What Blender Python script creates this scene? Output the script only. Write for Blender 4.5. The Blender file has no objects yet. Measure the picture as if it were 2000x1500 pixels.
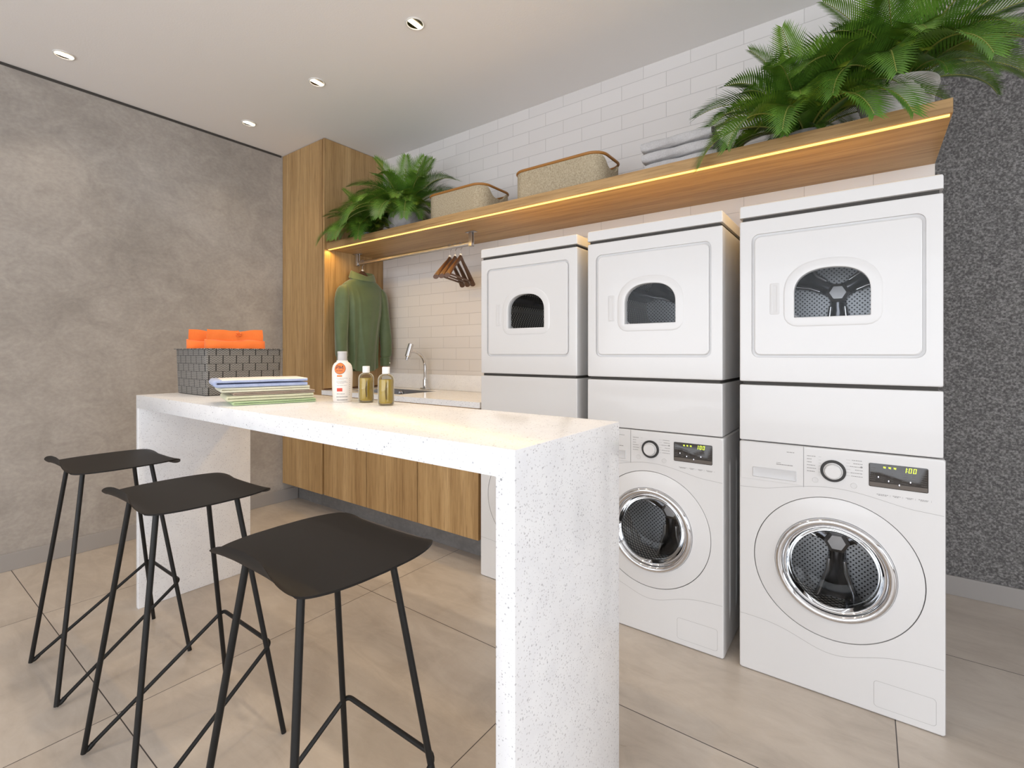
import bpy, bmesh, math, random
from mathutils import Vector, Matrix
PI = math.pi
sc = bpy.context.scene
C = sc.collection

# ------------------------------------------------------------------ camera, world, light, exposure
F_PX, HORIZON, CAM_H = 947.0, 690.5, 1.2
cam_d = bpy.data.cameras.new('camera')
cam = bpy.data.objects.new('camera', cam_d)
C.objects.link(cam)
cam_d.sensor_fit = 'HORIZONTAL'
cam_d.sensor_width = 36.0
cam_d.lens = F_PX * 36.0 / 2000.0
cam_d.shift_y = -(750.0 - HORIZON) / 2000.0
cam_d.clip_start = 0.05
cam.location = (0, 0, CAM_H)
cam.rotation_euler = (PI / 2, 0, math.atan2(947.0, 1290.7))
sc.camera = cam

w = bpy.data.worlds.new('sky')
sc.world = w
w.use_nodes = True
bg = w.node_tree.nodes['Background']
bg.inputs[0].default_value = (0.80, 0.88, 1.0, 1)
bg.inputs[1].default_value = 1.6

def area(name, loc, rot, sx, sy, power, col):
    d = bpy.data.lights.new(name, 'AREA')
    d.shape = 'RECTANGLE'; d.size = sx; d.size_y = sy; d.energy = power; d.color = col
    o = bpy.data.objects.new(name, d); C.objects.link(o)
    o.location = loc; o.rotation_euler = rot
    return o

# daylight through the big window behind the camera, and the one in the right wall
area('daylight_front', (-0.4, -3.05, 1.35), (PI / 2 + 0.30, 0, 0), 6.0, 2.1, 112, (0.97, 0.985, 1.0))
area('daylight_right', (4.05, -0.6, 1.35), (PI / 2 + 0.25, 0, PI / 2), 3.6, 2.2, 80, (0.97, 0.985, 1.0))
SPOT_W = 20
LED_STRENGTH = 1.25
LED_W = 11

sc.view_settings.view_transform = 'Standard'
sc.view_settings.look = 'None'
sc.view_settings.gamma = 1
sc.view_settings.use_curve_mapping = False
sc.view_settings.exposure = 0.0
sc.cycles.max_bounces = 10
sc.cycles.diffuse_bounces = 5
sc.cycles.glossy_bounces = 5
sc.cycles.transparent_max_bounces = 12
sc.cycles.use_denoising = True
sc.cycles.sample_clamp_indirect = 6

# ------------------------------------------------------------------ materials
def mat(name, col=(0.8, 0.8, 0.8), rough=0.5, metal=0.0, emit=None, estr=0.0, coat=0.0, spec=0.5):
    m = bpy.data.materials.new(name); m.use_nodes = True
    b = m.node_tree.nodes['Principled BSDF']
    b.inputs['Base Color'].default_value = (*col, 1)
    b.inputs['Roughness'].default_value = rough
    b.inputs['Metallic'].default_value = metal
    b.inputs['Coat Weight'].default_value = coat
    b.inputs['Specular IOR Level'].default_value = spec
    if emit:
        b.inputs['Emission Color'].default_value = (*emit, 1)
        b.inputs['Emission Strength'].default_value = estr
    return m

class NT:
    def __init__(s, m):
        s.t = m.node_tree; s.b = s.t.nodes['Principled BSDF']
    def n(s, kind, **kw):
        o = s.t.nodes.new(kind)
        for k, v in kw.items():
            if k.startswith('i_'):
                o.inputs[k[2:].replace('_', ' ')].default_value = v
            else:
                setattr(o, k, v)
        return o
    def l(s, a, b): s.t.links.new(a, b)
    def coord(s, scale=(1, 1, 1), loc=(0, 0, 0), kind='Object', rot=(0, 0, 0)):
        tc = s.n('ShaderNodeTexCoord'); mp = s.n('ShaderNodeMapping')
        mp.inputs['Scale'].default_value = scale; mp.inputs['Location'].default_value = loc
        mp.inputs['Rotation'].default_value = rot
        s.l(tc.outputs[kind], mp.inputs[0]); return mp.outputs[0]
    def world(s, scale=(1, 1, 1), loc=(0, 0, 0)):
        g = s.n('ShaderNodeNewGeometry'); mp = s.n('ShaderNodeMapping')
        mp.inputs['Scale'].default_value = scale; mp.inputs['Location'].default_value = loc
        s.l(g.outputs['Position'], mp.inputs[0]); return mp.outputs[0]
    def noise(s, vec, scale, detail=4, rough=0.55, dist=0.0):
        o = s.n('ShaderNodeTexNoise'); s.l(vec, o.inputs['Vector'])
        o.inputs['Scale'].default_value = scale; o.inputs['Detail'].default_value = detail
        o.inputs['Roughness'].default_value = rough; o.inputs['Distortion'].default_value = dist
        return o.outputs['Fac']
    def ramp(s, fac, stops):
        o = s.n('ShaderNodeValToRGB'); s.l(fac, o.inputs[0])
        e = o.color_ramp.elements
        while len(e) < len(stops): e.new(0.5)
        for i, (p, c) in enumerate(stops):
            e[i].position = p; e[i].color = (*c, 1) if len(c) == 3 else c
        return o.outputs[0]
    def mix(s, fac, a, b, mode='MIX'):
        o = s.n('ShaderNodeMix', data_type='RGBA', blend_type=mode)
        for k, v in ((0, fac), (6, a), (7, b)):
            if isinstance(v, (int, float)): o.inputs[k].default_value = v
            elif isinstance(v, tuple): o.inputs[k].default_value = (*v, 1)
            else: s.l(v, o.inputs[k])
        return o.outputs[2]
    def math(s, op, a, b=0.0, c=0.0):
        o = s.n('ShaderNodeMath', operation=op)
        for k, v in enumerate((a, b, c)):
            if isinstance(v, (int, float)): o.inputs[k].default_value = v
            else: s.l(v, o.inputs[k])
        return o.outputs[0]
    def bump(s, h, strength, dist=0.002):
        o = s.n('ShaderNodeBump'); o.inputs['Strength'].default_value = strength
        o.inputs['Distance'].default_value = dist
        s.l(h, o.inputs['Height']); s.l(o.outputs[0], s.b.inputs['Normal'])
    def col(s, c): s.l(c, s.b.inputs['Base Color'])
    def rough(s, r): s.l(r, s.b.inputs['Roughness'])

def wood(name, axis):
    m = mat(name, rough=0.45); t = NT(m)
    k = {'z': (1, 1, 0.035), 'x': (0.035, 1, 1), 'y': (1, 0.035, 1)}[axis]
    v = t.world(k)
    broad = t.noise(v, 9, 3, 0.5, 0.6)
    grain = t.noise(v, 70, 5, 0.6, 0.3)
    pore = t.noise(v, 230, 3, 0.6)
    a = t.ramp(broad, [(0.3, (0.375, 0.225, 0.092)), (0.52, (0.47, 0.298, 0.130)), (0.72, (0.55, 0.362, 0.172))])
    b = t.ramp(grain, [(0.32, (0.70, 0.66, 0.62)), (0.55, (1, 1, 1))])
    c = t.ramp(pore, [(0.34, (0.74, 0.70, 0.66)), (0.46, (1, 1, 1))])
    t.col(t.mix(0.8, t.mix(1.0, a, b, 'MULTIPLY'), c, 'MULTIPLY'))
    t.bump(pore, 0.12, 0.001)
    return m
WOOD_V = wood('oak_vertical', 'z'); WOOD_H = wood('oak_horizontal', 'x')
WOOD_EDGE = mat('oak_edge', (0.30, 0.13, 0.05), 0.5)

def quartz():
    m = mat('speckled_quartz', rough=0.17); t = NT(m)
    v = t.world()
    out = None
    base = t.ramp(t.noise(v, 14, 4), [(0.3, (0.84, 0.84, 0.86)), (0.7, (0.90, 0.90, 0.91))])
    for sc_, thr, lo, c in ((64, 0.12, 0.72, (0.42, 0.42, 0.44)), (120, 0.20, 0.62, (0.56, 0.55, 0.57)), (200, 0.26, 0.55, (0.66, 0.65, 0.66))):
        vo = t.n('ShaderNodeTexVoronoi'); t.l(v, vo.inputs['Vector']); vo.inputs['Scale'].default_value = sc_
        sep = t.n('ShaderNodeSeparateColor'); t.l(vo.outputs['Color'], sep.inputs[0])
        near = t.math('LESS_THAN', vo.outputs['Distance'], t.math('MULTIPLY', sep.outputs[1], thr * 1.6))
        pick = t.math('GREATER_THAN', sep.outputs[0], lo)
        base = t.mix(t.math('MULTIPLY', near, pick), base, c)
    t.col(base)
    return m
QUARTZ = quartz()

def concrete(name, cols, scale=1.3, rough=0.75, bump=0.15):
    m = mat(name, rough=rough); t = NT(m)
    v = t.world((1, 1, 1.25))
    n1 = t.noise(v, scale, 6, 0.6, 0.7)
    n2 = t.noise(v, scale * 4.2, 8, 0.68, 1.2)
    n3 = t.noise(v, 46, 3)
    f = t.math('ADD', t.math('MULTIPLY', n1, 0.55), t.math('MULTIPLY', n2, 0.45))
    c = t.ramp(f, cols)
    t.col(t.mix(0.10, c, t.ramp(n3, [(0.3, (0.2, 0.2, 0.2)), (0.7, (0.9, 0.9, 0.9))]), 'OVERLAY'))
    t.bump(n2, bump, 0.004)
    return m
CONCRETE = concrete('troweled_concrete', [(0.34, (0.285, 0.258, 0.234)), (0.5, (0.365, 0.333, 0.303)), (0.66, (0.45, 0.415, 0.38))])
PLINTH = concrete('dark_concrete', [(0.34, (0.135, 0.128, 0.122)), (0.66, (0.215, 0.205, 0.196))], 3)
BASEB = mat('grey_skirting', (0.33, 0.31, 0.295), 0.5)

def floor_mat():
    m = mat('floor_tile', rough=0.32); t = NT(m)
    v = t.world()
    sep = t.n('ShaderNodeSeparateXYZ'); t.l(v, sep.inputs[0])
    fx = t.math('FRACT', t.math('DIVIDE', t.math('ADD', sep.outputs[0], 10.4 - 0.071), 1.04575))
    fy = t.math('FRACT', t.math('DIVIDE', t.math('ADD', sep.outputs[1], 10.30 - 0.522), 1.030))
    # phase: joints at x = 0.071 + k*1.0457, y = 0.522 + k*1.03
    fx = t.math('FRACT', t.math('DIVIDE', t.math('ADD', sep.outputs[0], 1.04575 * 10 - 0.071), 1.04575))
    fy = t.math('FRACT', t.math('DIVIDE', t.math('ADD', sep.outputs[1], 1.030 * 10 - 0.522), 1.030))
    lx = t.math('LESS_THAN', fx, 0.0030); ly = t.math('LESS_THAN', fy, 0.0032)
    g = t.math('MAXIMUM', lx, ly)
    ix = t.math('FLOOR', t.math('DIVIDE', t.math('ADD', sep.outputs[0], 1.04575 * 10 - 0.071), 1.04575))
    iy = t.math('FLOOR', t.math('DIVIDE', t.math('ADD', sep.outputs[1], 1.030 * 10 - 0.522), 1.030))
    off = t.math('ADD', t.math('MULTIPLY', ix, 7.31), t.math('MULTIPLY', iy, 3.77))
    cb = t.n('ShaderNodeCombineXYZ')
    t.l(t.math('ADD', sep.outputs[0], off), cb.inputs[0]); t.l(sep.outputs[1], cb.inputs[1]); t.l(off, cb.inputs[2])
    n1 = t.noise(cb.outputs[0], 2.2, 7, 0.62, 0.9)
    mp = t.n('ShaderNodeMapping'); t.l(cb.outputs[0], mp.inputs[0]); mp.inputs['Scale'].default_value = (0.5, 1.6, 1)
    mp.inputs['Rotation'].default_value = (0, 0, 0.4)
    n2 = t.noise(mp.outputs[0], 7, 8, 0.68, 1.6)
    f = t.math('ADD', t.math('MULTIPLY', n1, 0.6), t.math('MULTIPLY', n2, 0.4))
    c = t.ramp(f, [(0.34, (0.42, 0.362, 0.305)), (0.5, (0.52, 0.455, 0.39)), (0.66, (0.60, 0.535, 0.465))])
    t.col(t.mix(g, c, (0.05, 0.04, 0.035)))
    t.rough(t.math('ADD', t.math('MULTIPLY', n1, 0.22), 0.22))
    return m
FLOOR = floor_mat()

def subway():
    m = mat('white_subway_tile', rough=0.28); t = NT(m)
    g = t.n('ShaderNodeNewGeometry'); sep = t.n('ShaderNodeSeparateXYZ'); t.l(g.outputs['Position'], sep.inputs[0])
    cb = t.n('ShaderNodeCombineXYZ')
    t.l(t.math('ADD', sep.outputs[0], 0.752 + 0.2572 * 40 + 0.1286), cb.inputs[0])
    t.l(t.math('ADD', sep.outputs[2], -2.731 + 0.0828 * 60), cb.inputs[1])
    br = t.n('ShaderNodeTexBrick'); t.l(cb.outputs[0], br.inputs['Vector'])
    br.offset = 0.5; br.offset_frequency = 2; br.squash = 1.0
    for k, v in (('Scale', 1.0), ('Mortar Size', 0.0016), ('Mortar Smooth', 0.1), ('Bias', 0.0), ('Brick Width', 0.2572), ('Row Height', 0.0828)):
        br.inputs[k].default_value = v
    br.inputs['Color1'].default_value = (0.70, 0.67, 0.655, 1); br.inputs['Color2'].default_value = (0.73, 0.70, 0.685, 1)
    br.inputs['Mortar'].default_value = (0.54, 0.515, 0.50, 1)
    t.col(br.outputs['Color'])
    inv = t.math('SUBTRACT', 1.0, br.outputs['Fac']); t.bump(inv, 0.5, 0.002)
    return m
SUBWAY = subway()

def granular():
    m = mat('dark_textured_wall', rough=0.8); t = NT(m); v = t.world()
    n = t.noise(v, 118, 3, 0.6); n2 = t.noise(v, 3, 3)
    c = t.ramp(n, [(0.36, (0.075, 0.072, 0.071)), (0.5, (0.142, 0.137, 0.135)), (0.66, (0.275, 0.267, 0.262))])
    t.col(c); t.bump(n, 0.6, 0.004)
    return m
DARKWALL = granular()
def plaster():
    m = mat('ceiling_plaster', (0.87, 0.85, 0.84), 0.9); t = NT(m)
    n = t.noise(t.world(), 120, 3); t.bump(n, 0.25, 0.002)
    return m
CEIL = plaster()
WHITEWALL = mat('taupe_wall_paint', (0.46, 0.41, 0.365), 0.8)
ENAMEL = mat('white_enamel', (0.70, 0.69, 0.685), 0.28, coat=0.2)
ENAMEL2 = mat('white_plastic', (0.66, 0.65, 0.645), 0.4)
SEAM = mat('seam_grey', (0.34, 0.33, 0.32), 0.6)
GAP = mat('dark_gap', (0.05, 0.045, 0.04), 0.7)
CHROME = mat('chrome', (0.70, 0.70, 0.715), 0.06, 1.0)
STEEL = mat('brushed_steel', (0.55, 0.55, 0.57), 0.28, 1.0)
BLACKM = mat('black_powder_coat', (0.010, 0.0095, 0.009), 0.45, spec=0.3)
SEATM = mat('black_satin_seat', (0.017, 0.0145, 0.013), 0.52, spec=0.17)
BLACKP = mat('black_plastic', (0.02, 0.018, 0.017), 0.35)
SCREEN = mat('black_glass', (0.035, 0.030, 0.027), 0.12)
SCREENB = mat('grey_brown_strip', (0.11, 0.090, 0.075), 0.35)
DIGIT = mat('green_digits', (0.1, 0.1, 0.02), 0.5, emit=(0.72, 0.95, 0.06), estr=1.6)
DOT = mat('white_led', (0.4, 0.4, 0.4), 0.5, emit=(0.85, 0.85, 1.0), estr=2.2)
PRINT = mat('grey_print', (0.30, 0.29, 0.285), 0.6)
PRINTD = mat('dark_print', (0.07, 0.06, 0.06), 0.6)
HANDLEW = mat('handle_recess', (0.62, 0.62, 0.63), 0.35)

def drum_mat(name, scale, holes, base=(0.30, 0.30, 0.31)):
    m = mat(name, base, 0.36, 0.5); t = NT(m)
    tc = t.n('ShaderNodeTexCoord')
    vo = t.n('ShaderNodeTexVoronoi'); vo.voronoi_dimensions = '2D'; vo.inputs['Scale'].default_value = scale
    vo.inputs['Randomness'].default_value = 0.0
    mp = t.n('ShaderNodeMapping'); mp.inputs['Rotation'].default_value = (0, 0, PI / 4)
    t.l(tc.outputs['UV'], mp.inputs[0]); t.l(mp.outputs[0], vo.inputs['Vector'])
    d = vo.outputs['Distance']
    c = t.ramp(d, [(0.0, (0.85, 0.80, 0.72)), (0.30, (0.62, 0.57, 0.50)), (0.46, (0.05, 0.045, 0.04))]) if not holes else \
        t.ramp(d, [(0.20, (0.008, 0.008, 0.008)), (0.30, (0.44, 0.445, 0.46))])
    t.col(c)
    if not holes: t.bump(d, 0.3, 0.004)
    return m
DRUMW = drum_mat('hex_drum_wall', 60, False)
DRUMB = drum_mat('perforated_drum_back', 78, True)
SPIDER = mat('dark_steel_spider', (0.11, 0.11, 0.118), 0.2, 1.0)
RIDGE = mat('polished_ridge', (0.72, 0.72, 0.74), 0.22, 1.0)
HUBM = mat('dull_hub', (0.36, 0.35, 0.35), 0.38, 1.0)

def pane(name, tint=(1, 1, 1), ior=1.28):
    m = bpy.data.materials.new(name); m.use_nodes = True; t = m.node_tree
    t.nodes.remove(t.nodes['Principled BSDF'])
    out = t.nodes['Material Output']
    tr = t.nodes.new('ShaderNodeBsdfTransparent'); tr.inputs[0].default_value = (*tint, 1)
    gl = t.nodes.new('ShaderNodeBsdfGlossy'); gl.inputs['Roughness'].default_value = 0.02
    fr = t.nodes.new('ShaderNodeFresnel'); fr.inputs[0].default_value = ior
    mx = t.nodes.new('ShaderNodeMixShader')
    t.links.new(fr.outputs[0], mx.inputs[0]); t.links.new(tr.outputs[0], mx.inputs[1]); t.links.new(gl.outputs[0], mx.inputs[2])
    t.links.new(mx.outputs[0], out.inputs[0])
    return m
PANE = pane('door_glass', (0.93, 0.94, 0.95))
WINDOWG = pane('window_glass', (0.98, 0.99, 1.0))

LED = mat('warm_led', (1, 0.8, 0.4), 0.5, emit=(1.0, 0.55, 0.10), estr=LED_STRENGTH)
BULB = mat('lamp_glow', (1, 1, 1), 0.5, emit=(1.0, 0.90, 0.70), estr=14)
REFLECTOR = mat('lamp_reflector', (0.16, 0.125, 0.09), 0.25, 1.0)
TRIMW = mat('white_lamp_ring', (0.75, 0.73, 0.70), 0.5)

def cloth(name, cols, scale=500, bump=0.5, rough=0.9, sheen=0.2):
    m = mat(name, rough=rough); t = NT(m); v = t.coord()
    a = t.noise(v, scale, 2); b = t.noise(v, 18, 4)
    f = t.math('ADD', t.math('MULTIPLY', a, 0.55), t.math('MULTIPLY', b, 0.45))
    t.col(t.ramp(f, [(0.36, cols[0]), (0.64, cols[1])]))
    t.b.inputs['Sheen Weight'].default_value = sheen
    t.bump(a, bump, 0.0015)
    return m
TOWELM = cloth('grey_terry', ((0.42, 0.41, 0.415), (0.56, 0.55, 0.555)), 260, 1.0)
TOWELD = cloth('taupe_terry', ((0.12, 0.105, 0.095), (0.20, 0.18, 0.16)), 260, 1.0)
ORANGE = cloth('orange_fabric', ((0.74, 0.150, 0.020), (0.84, 0.190, 0.032)), 700, 0.2)
BLUE = cloth('blue_chambray', ((0.30, 0.36, 0.56), (0.44, 0.50, 0.68)), 420, 0.5)
CREAMTOP = cloth('cream_cotton', ((0.78, 0.72, 0.66), (0.86, 0.80, 0.74)), 420, 0.4)
CREAM = cloth('pale_sage_linen', ((0.60, 0.58, 0.44), (0.72, 0.70, 0.55)), 420, 0.5)
BROWN = cloth('brown_linen', ((0.30, 0.22, 0.16), (0.40, 0.30, 0.23)), 420, 0.5)
LIME = cloth('lime_linen', ((0.54, 0.53, 0.36), (0.66, 0.65, 0.46)), 420, 0.5)
GREENC = cloth('leaf_green_linen', ((0.36, 0.48, 0.25), (0.48, 0.60, 0.34)), 420, 0.5)
SHIRTM = cloth('green_shirting', ((0.064, 0.104, 0.044), (0.088, 0.136, 0.062)), 900, 0.15, 0.55, 0.4)
SHIRTC = cloth('green_collar', ((0.085, 0.130, 0.055), (0.110, 0.160, 0.072)), 900, 0.15, 0.55, 0.4)
WALNUT = mat('walnut', (0.095, 0.044, 0.022), 0.4)
BUTTON = mat('white_button', (0.8, 0.78, 0.74), 0.3)

def burlap():
    m = mat('beige_burlap', rough=0.9); t = NT(m)
    v1 = t.coord((1, 1, 0.25)); v2 = t.coord((0.25, 0.25, 1))
    a = t.noise(v1, 420, 2); b = t.noise(v2, 420, 2)
    f = t.math('MULTIPLY', t.math('ADD', a, b), 0.5)
    t.col(t.ramp(f, [(0.38, (0.30, 0.24, 0.155)), (0.60, (0.52, 0.445, 0.315))]))
    t.bump(f, 0.5, 0.001)
    return m
BURLAP = burlap()
RIMWOOD = mat('bamboo_rim', (0.36, 0.16, 0.035), 0.4)

def weave():
    m = mat('charcoal_weave', rough=0.7); t = NT(m)
    tc = t.n('ShaderNodeTexCoord'); sep = t.n('ShaderNodeSeparateXYZ'); t.l(tc.outputs['UV'], sep.inputs[0])
    u, v = sep.outputs[0], sep.outputs[1]
    zz = t.math('ABSOLUTE', t.math('SUBTRACT', t.math('FRACT', t.math('MULTIPLY', u, 66.0)), 0.5))
    ph = t.math('FRACT', t.math('ADD', t.math('MULTIPLY', v, 120.0), t.math('MULTIPLY', zz, 1.5)))
    line = t.math('LESS_THAN', ph, 0.5)
    c = t.mix(line, (0.045, 0.040, 0.037), (0.30, 0.285, 0.262))
    row = t.math('FLOOR', t.math('DIVIDE', v, 0.037))
    us = t.math('FRACT', t.math('ADD', t.math('DIVIDE', u, 0.060), t.math('MULTIPLY', t.math('MODULO', row, 2.0), 0.5)))
    slot = t.math('LESS_THAN', us, 0.075)
    hs = t.math('LESS_THAN', t.math('FRACT', t.math('DIVIDE', v, 0.037)), 0.035)
    k = t.math('MAXIMUM', slot, hs)
    t.col(t.mix(k, c, (0.008, 0.007, 0.007)))
    t.bump(t.math('SUBTRACT', 1.0, k), 0.8, 0.003)
    return m
WEAVE = weave()

LEAFS = []
for i, (a, b) in enumerate((((0.045, 0.115, 0.012), (0.115, 0.25, 0.026)), ((0.075, 0.175, 0.014), (0.20, 0.36, 0.036)), ((0.16, 0.26, 0.02), (0.38, 0.47, 0.05)))):
    m = mat('frond_green_%d' % i, rough=0.45); t = NT(m)
    t.col(t.ramp(t.noise(t.coord(), 14, 3), [(0.35, a), (0.65, b)]))
    t.b.inputs['Transmission Weight'].default_value = 0.0
    LEAFS.append(m)
RACHIS = mat('frond_rib', (0.22, 0.24, 0.05), 0.5)
SOIL = mat('potting_soil', (0.03, 0.022, 0.016), 0.95)
def potmat(name, a, b, sc_=9, rough=0.55):
    m = mat(name, rough=rough); t = NT(m)
    t.col(t.ramp(t.noise(t.coord(), sc_, 6, 0.65, 1.0), [(0.35, a), (0.65, b)])); return m
POTW = potmat('ribbed_white_clay', (0.56, 0.53, 0.50), (0.68, 0.65, 0.62))
POTG = potmat('grey_stone', (0.26, 0.24, 0.235), (0.44, 0.42, 0.41))
POTS = potmat('silvered_clay', (0.20, 0.20, 0.21), (0.66, 0.68, 0.70), 40, 0.35)
LOTION = mat('cream_plastic', (0.80, 0.74, 0.68), 0.35)
CAPG = mat('grey_cap', (0.50, 0.48, 0.47), 0.4)
CAPW = mat('white_cap', (0.84, 0.83, 0.81), 0.4)
LABELO = mat('orange_label', (0.86, 0.19, 0.035), 0.5)
LABELR = mat('red_label', (0.62, 0.065, 0.035), 0.5)
CLEAR = pane('clear_bottle', (0.98, 0.97, 0.92), 1.4)
_t = CLEAR.node_tree; _d = _t.nodes.new('ShaderNodeBsdfDiffuse'); _d.inputs[0].default_value = (0.85, 0.83, 0.74, 1)  # whitish diffuse at grazing angles paints the bright outline of the glass
_lw = _t.nodes.new('ShaderNodeLayerWeight'); _lw.inputs[0].default_value = 0.35; _m2 = _t.nodes.new('ShaderNodeMixShader')
_old = _t.nodes['Material Output'].inputs[0].links[0].from_socket
_pw = _t.nodes.new('ShaderNodeMath'); _pw.operation = 'POWER'; _pw.inputs[1].default_value = 2.0; _t.links.new(_lw.outputs['Facing'], _pw.inputs[0])
_t.links.new(_pw.outputs[0], _m2.inputs[0]); _t.links.new(_old, _m2.inputs[1]); _t.links.new(_d.outputs[0], _m2.inputs[2]); _t.links.new(_m2.outputs[0], _t.nodes['Material Output'].inputs[0])
OIL = mat('golden_oil', (0.47, 0.33, 0.045), 0.18)
OILD = mat('dark_sprig', (0.20, 0.13, 0.02), 0.6)

# ------------------------------------------------------------------ mesh helpers
class MB:
    def __init__(s): s.v = []; s.f = []; s.uv = {}; s.m = []
    def add(s, vs, fs, mi=0):
        o = len(s.v); s.v += [Vector(p) for p in vs]
        for f in fs: s.f.append([i + o for i in f]); s.m.append(mi)
        return o
    def box(s, x0, x1, y0, y1, z0, z1, bev=0.0, seg=2, mi=0):
        bm = bmesh.new(); bmesh.ops.create_cube(bm, size=1)
        for v in bm.verts:
            v.co = Vector(((x0 + x1) / 2 + v.co.x * (x1 - x0), (y0 + y1) / 2 + v.co.y * (y1 - y0), (z0 + z1) / 2 + v.co.z * (z1 - z0)))
        if bev > 0: bmesh.ops.bevel(bm, geom=bm.edges[:], offset=bev, segments=seg, profile=0.5, affect='EDGES')
        bm.verts.index_update()
        s.add([v.co.copy() for v in bm.verts], [[v.index for v in f.verts] for f in bm.faces], mi); bm.free(); return s
    def tube(s, pts, r, n=10, closed=False, cap=True, flat=1.0, mi=0):
        pts = [Vector(p) for p in pts]; N = len(pts); rs = r if isinstance(r, (list, tuple)) else [r] * N
        up = None; rings = []
        for i, p in enumerate(pts):
            if closed: t = (pts[(i + 1) % N] - pts[i - 1])
            else: t = pts[min(i + 1, N - 1)] - pts[max(i - 1, 0)]
            t.normalize()
            if up is None:
                up = Vector((0, 0, 1)) if abs(t.z) < 0.9 else Vector((1, 0, 0))
            a = (up - t * up.dot(t)).normalized(); b = t.cross(a); up = a
            rings.append([p + a * (math.cos(2 * PI * k / n) * rs[i] * flat) + b * (math.sin(2 * PI * k / n) * rs[i]) for k in range(n)])
        fs = []
        for i in range(N if closed else N - 1):
            j = (i + 1) % N
            for k in range(n): fs.append([i * n + k, i * n + (k + 1) % n, j * n + (k + 1) % n, j * n + k])
        if cap and not closed:
            fs.append(list(range(n))[::-1]); fs.append([(N - 1) * n + k for k in range(n)])
        s.add([p for q in rings for p in q], fs, mi); return s
    def loft(s, loops, cap0=False, cap1=False, closed=True, mi=0):
        n = len(loops[0]); fs = []
        for i in range(len(loops) - 1):
            for k in range(n if closed else n - 1):
                fs.append([i * n + k, i * n + (k + 1) % n, (i + 1) * n + (k + 1) % n, (i + 1) * n + k])
        if cap0: fs.append(list(range(n))[::-1])
        if cap1: fs.append([(len(loops) - 1) * n + k for k in range(n)])
        s.add([p for q in loops for p in q], fs, mi); return s
    def lathe(s, prof, c, n=48, axis='z', cap0=False, cap1=False, mi=0):
        loops = []
        for r, h in prof:
            lp = []
            for k in range(n):
                a = 2 * PI * k / n
                if axis == 'z': lp.append((c[0] + r * math.cos(a), c[1] + r * math.sin(a), c[2] + h))
                else: lp.append((c[0] + r * math.cos(a), c[1] + h, c[2] + r * math.sin(a)))
            loops.append(lp)
        return s.loft(loops, cap0, cap1, mi=mi)
    def grid(s, fn, nu, nv, mi=0):
        vs = [fn(i / nu, j / nv) for j in range(nv + 1) for i in range(nu + 1)]
        fs = [[j * (nu + 1) + i, j * (nu + 1) + i + 1, (j + 1) * (nu + 1) + i + 1, (j + 1) * (nu + 1) + i] for j in range(nv) for i in range(nu)]
        s.add(vs, fs, mi); return s

ROOT = {}
WN = [ENAMEL, ENAMEL2]
def obj(name, mb, m, parent=None, smooth=35, recalc=True, uv=None):
    off = ROOT.get(parent.name, Vector((0, 0, 0))) if parent else Vector((0, 0, 0))
    me = bpy.data.meshes.new(name)
    me.from_pydata([tuple(v - off) for v in mb.v], [], mb.f)
    for mm in (m if isinstance(m, (list, tuple)) else [m]): me.materials.append(mm)
    for p, i in zip(me.polygons, mb.m): p.material_index = i
    if recalc:
        bm = bmesh.new(); bm.from_mesh(me); bmesh.ops.recalc_face_normals(bm, faces=bm.faces[:]); bm.to_mesh(me); bm.free()
    if uv:
        l = me.uv_layers.new(name='UVMap')
        for lp in me.loops: l.data[lp.index].uv = uv(me.vertices[lp.vertex_index].co + off, lp)
    if smooth:
        for p in me.polygons: p.use_smooth = True
        me.set_sharp_from_angle(angle=math.radians(smooth))
    o = bpy.data.objects.new(name, me); C.objects.link(o)
    if parent:
        o.parent = parent; ROOT[o.name] = off
    if m in WN:
        k = o.modifiers.new('weighted_normal', 'WEIGHTED_NORMAL'); k.keep_sharp = True; k.weight = 100
    return o

def tag(o, label, cat, group=None):
    o['label'] = label; o['category'] = cat
    if group: o['group'] = group
    return o
def thing(name, loc, label, cat, group=None):
    o = bpy.data.objects.new(name, None); C.objects.link(o)
    o.location = loc; o.empty_display_size = 0.1
    ROOT[o.name] = Vector(loc)
    return tag(o, label, cat, group)
def top(name, mb, m, label, cat, group=None, smooth=35):
    """a thing that is a single mesh, its origin at its base"""
    lo = Vector((sum(v.x for v in mb.v) / len(mb.v), sum(v.y for v in mb.v) / len(mb.v), min(v.z for v in mb.v)))
    k = MB(); k.v = [v - lo for v in mb.v]; k.f = mb.f; k.m = mb.m
    o = obj(name, k, m, None, smooth); o.location = lo
    ROOT[o.name] = lo
    return tag(o, label, cat, group)
def struct(name, mb, m, smooth=0):
    o = obj(name, mb, m, None, smooth); o['kind'] = 'structure'; return o
def copy_tree(root, loc, label, group=None, rotz=0.0):
    def cp(o, par):
        c = o.copy(); C.objects.link(c); c.parent = par
        for ch in list(o.children): cp(ch, c)
        return c
    r = cp(root, None); r.location = loc; r.rotation_euler = (0, 0, rotz); r['label'] = label
    if group: r['group'] = group
    return r

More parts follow.
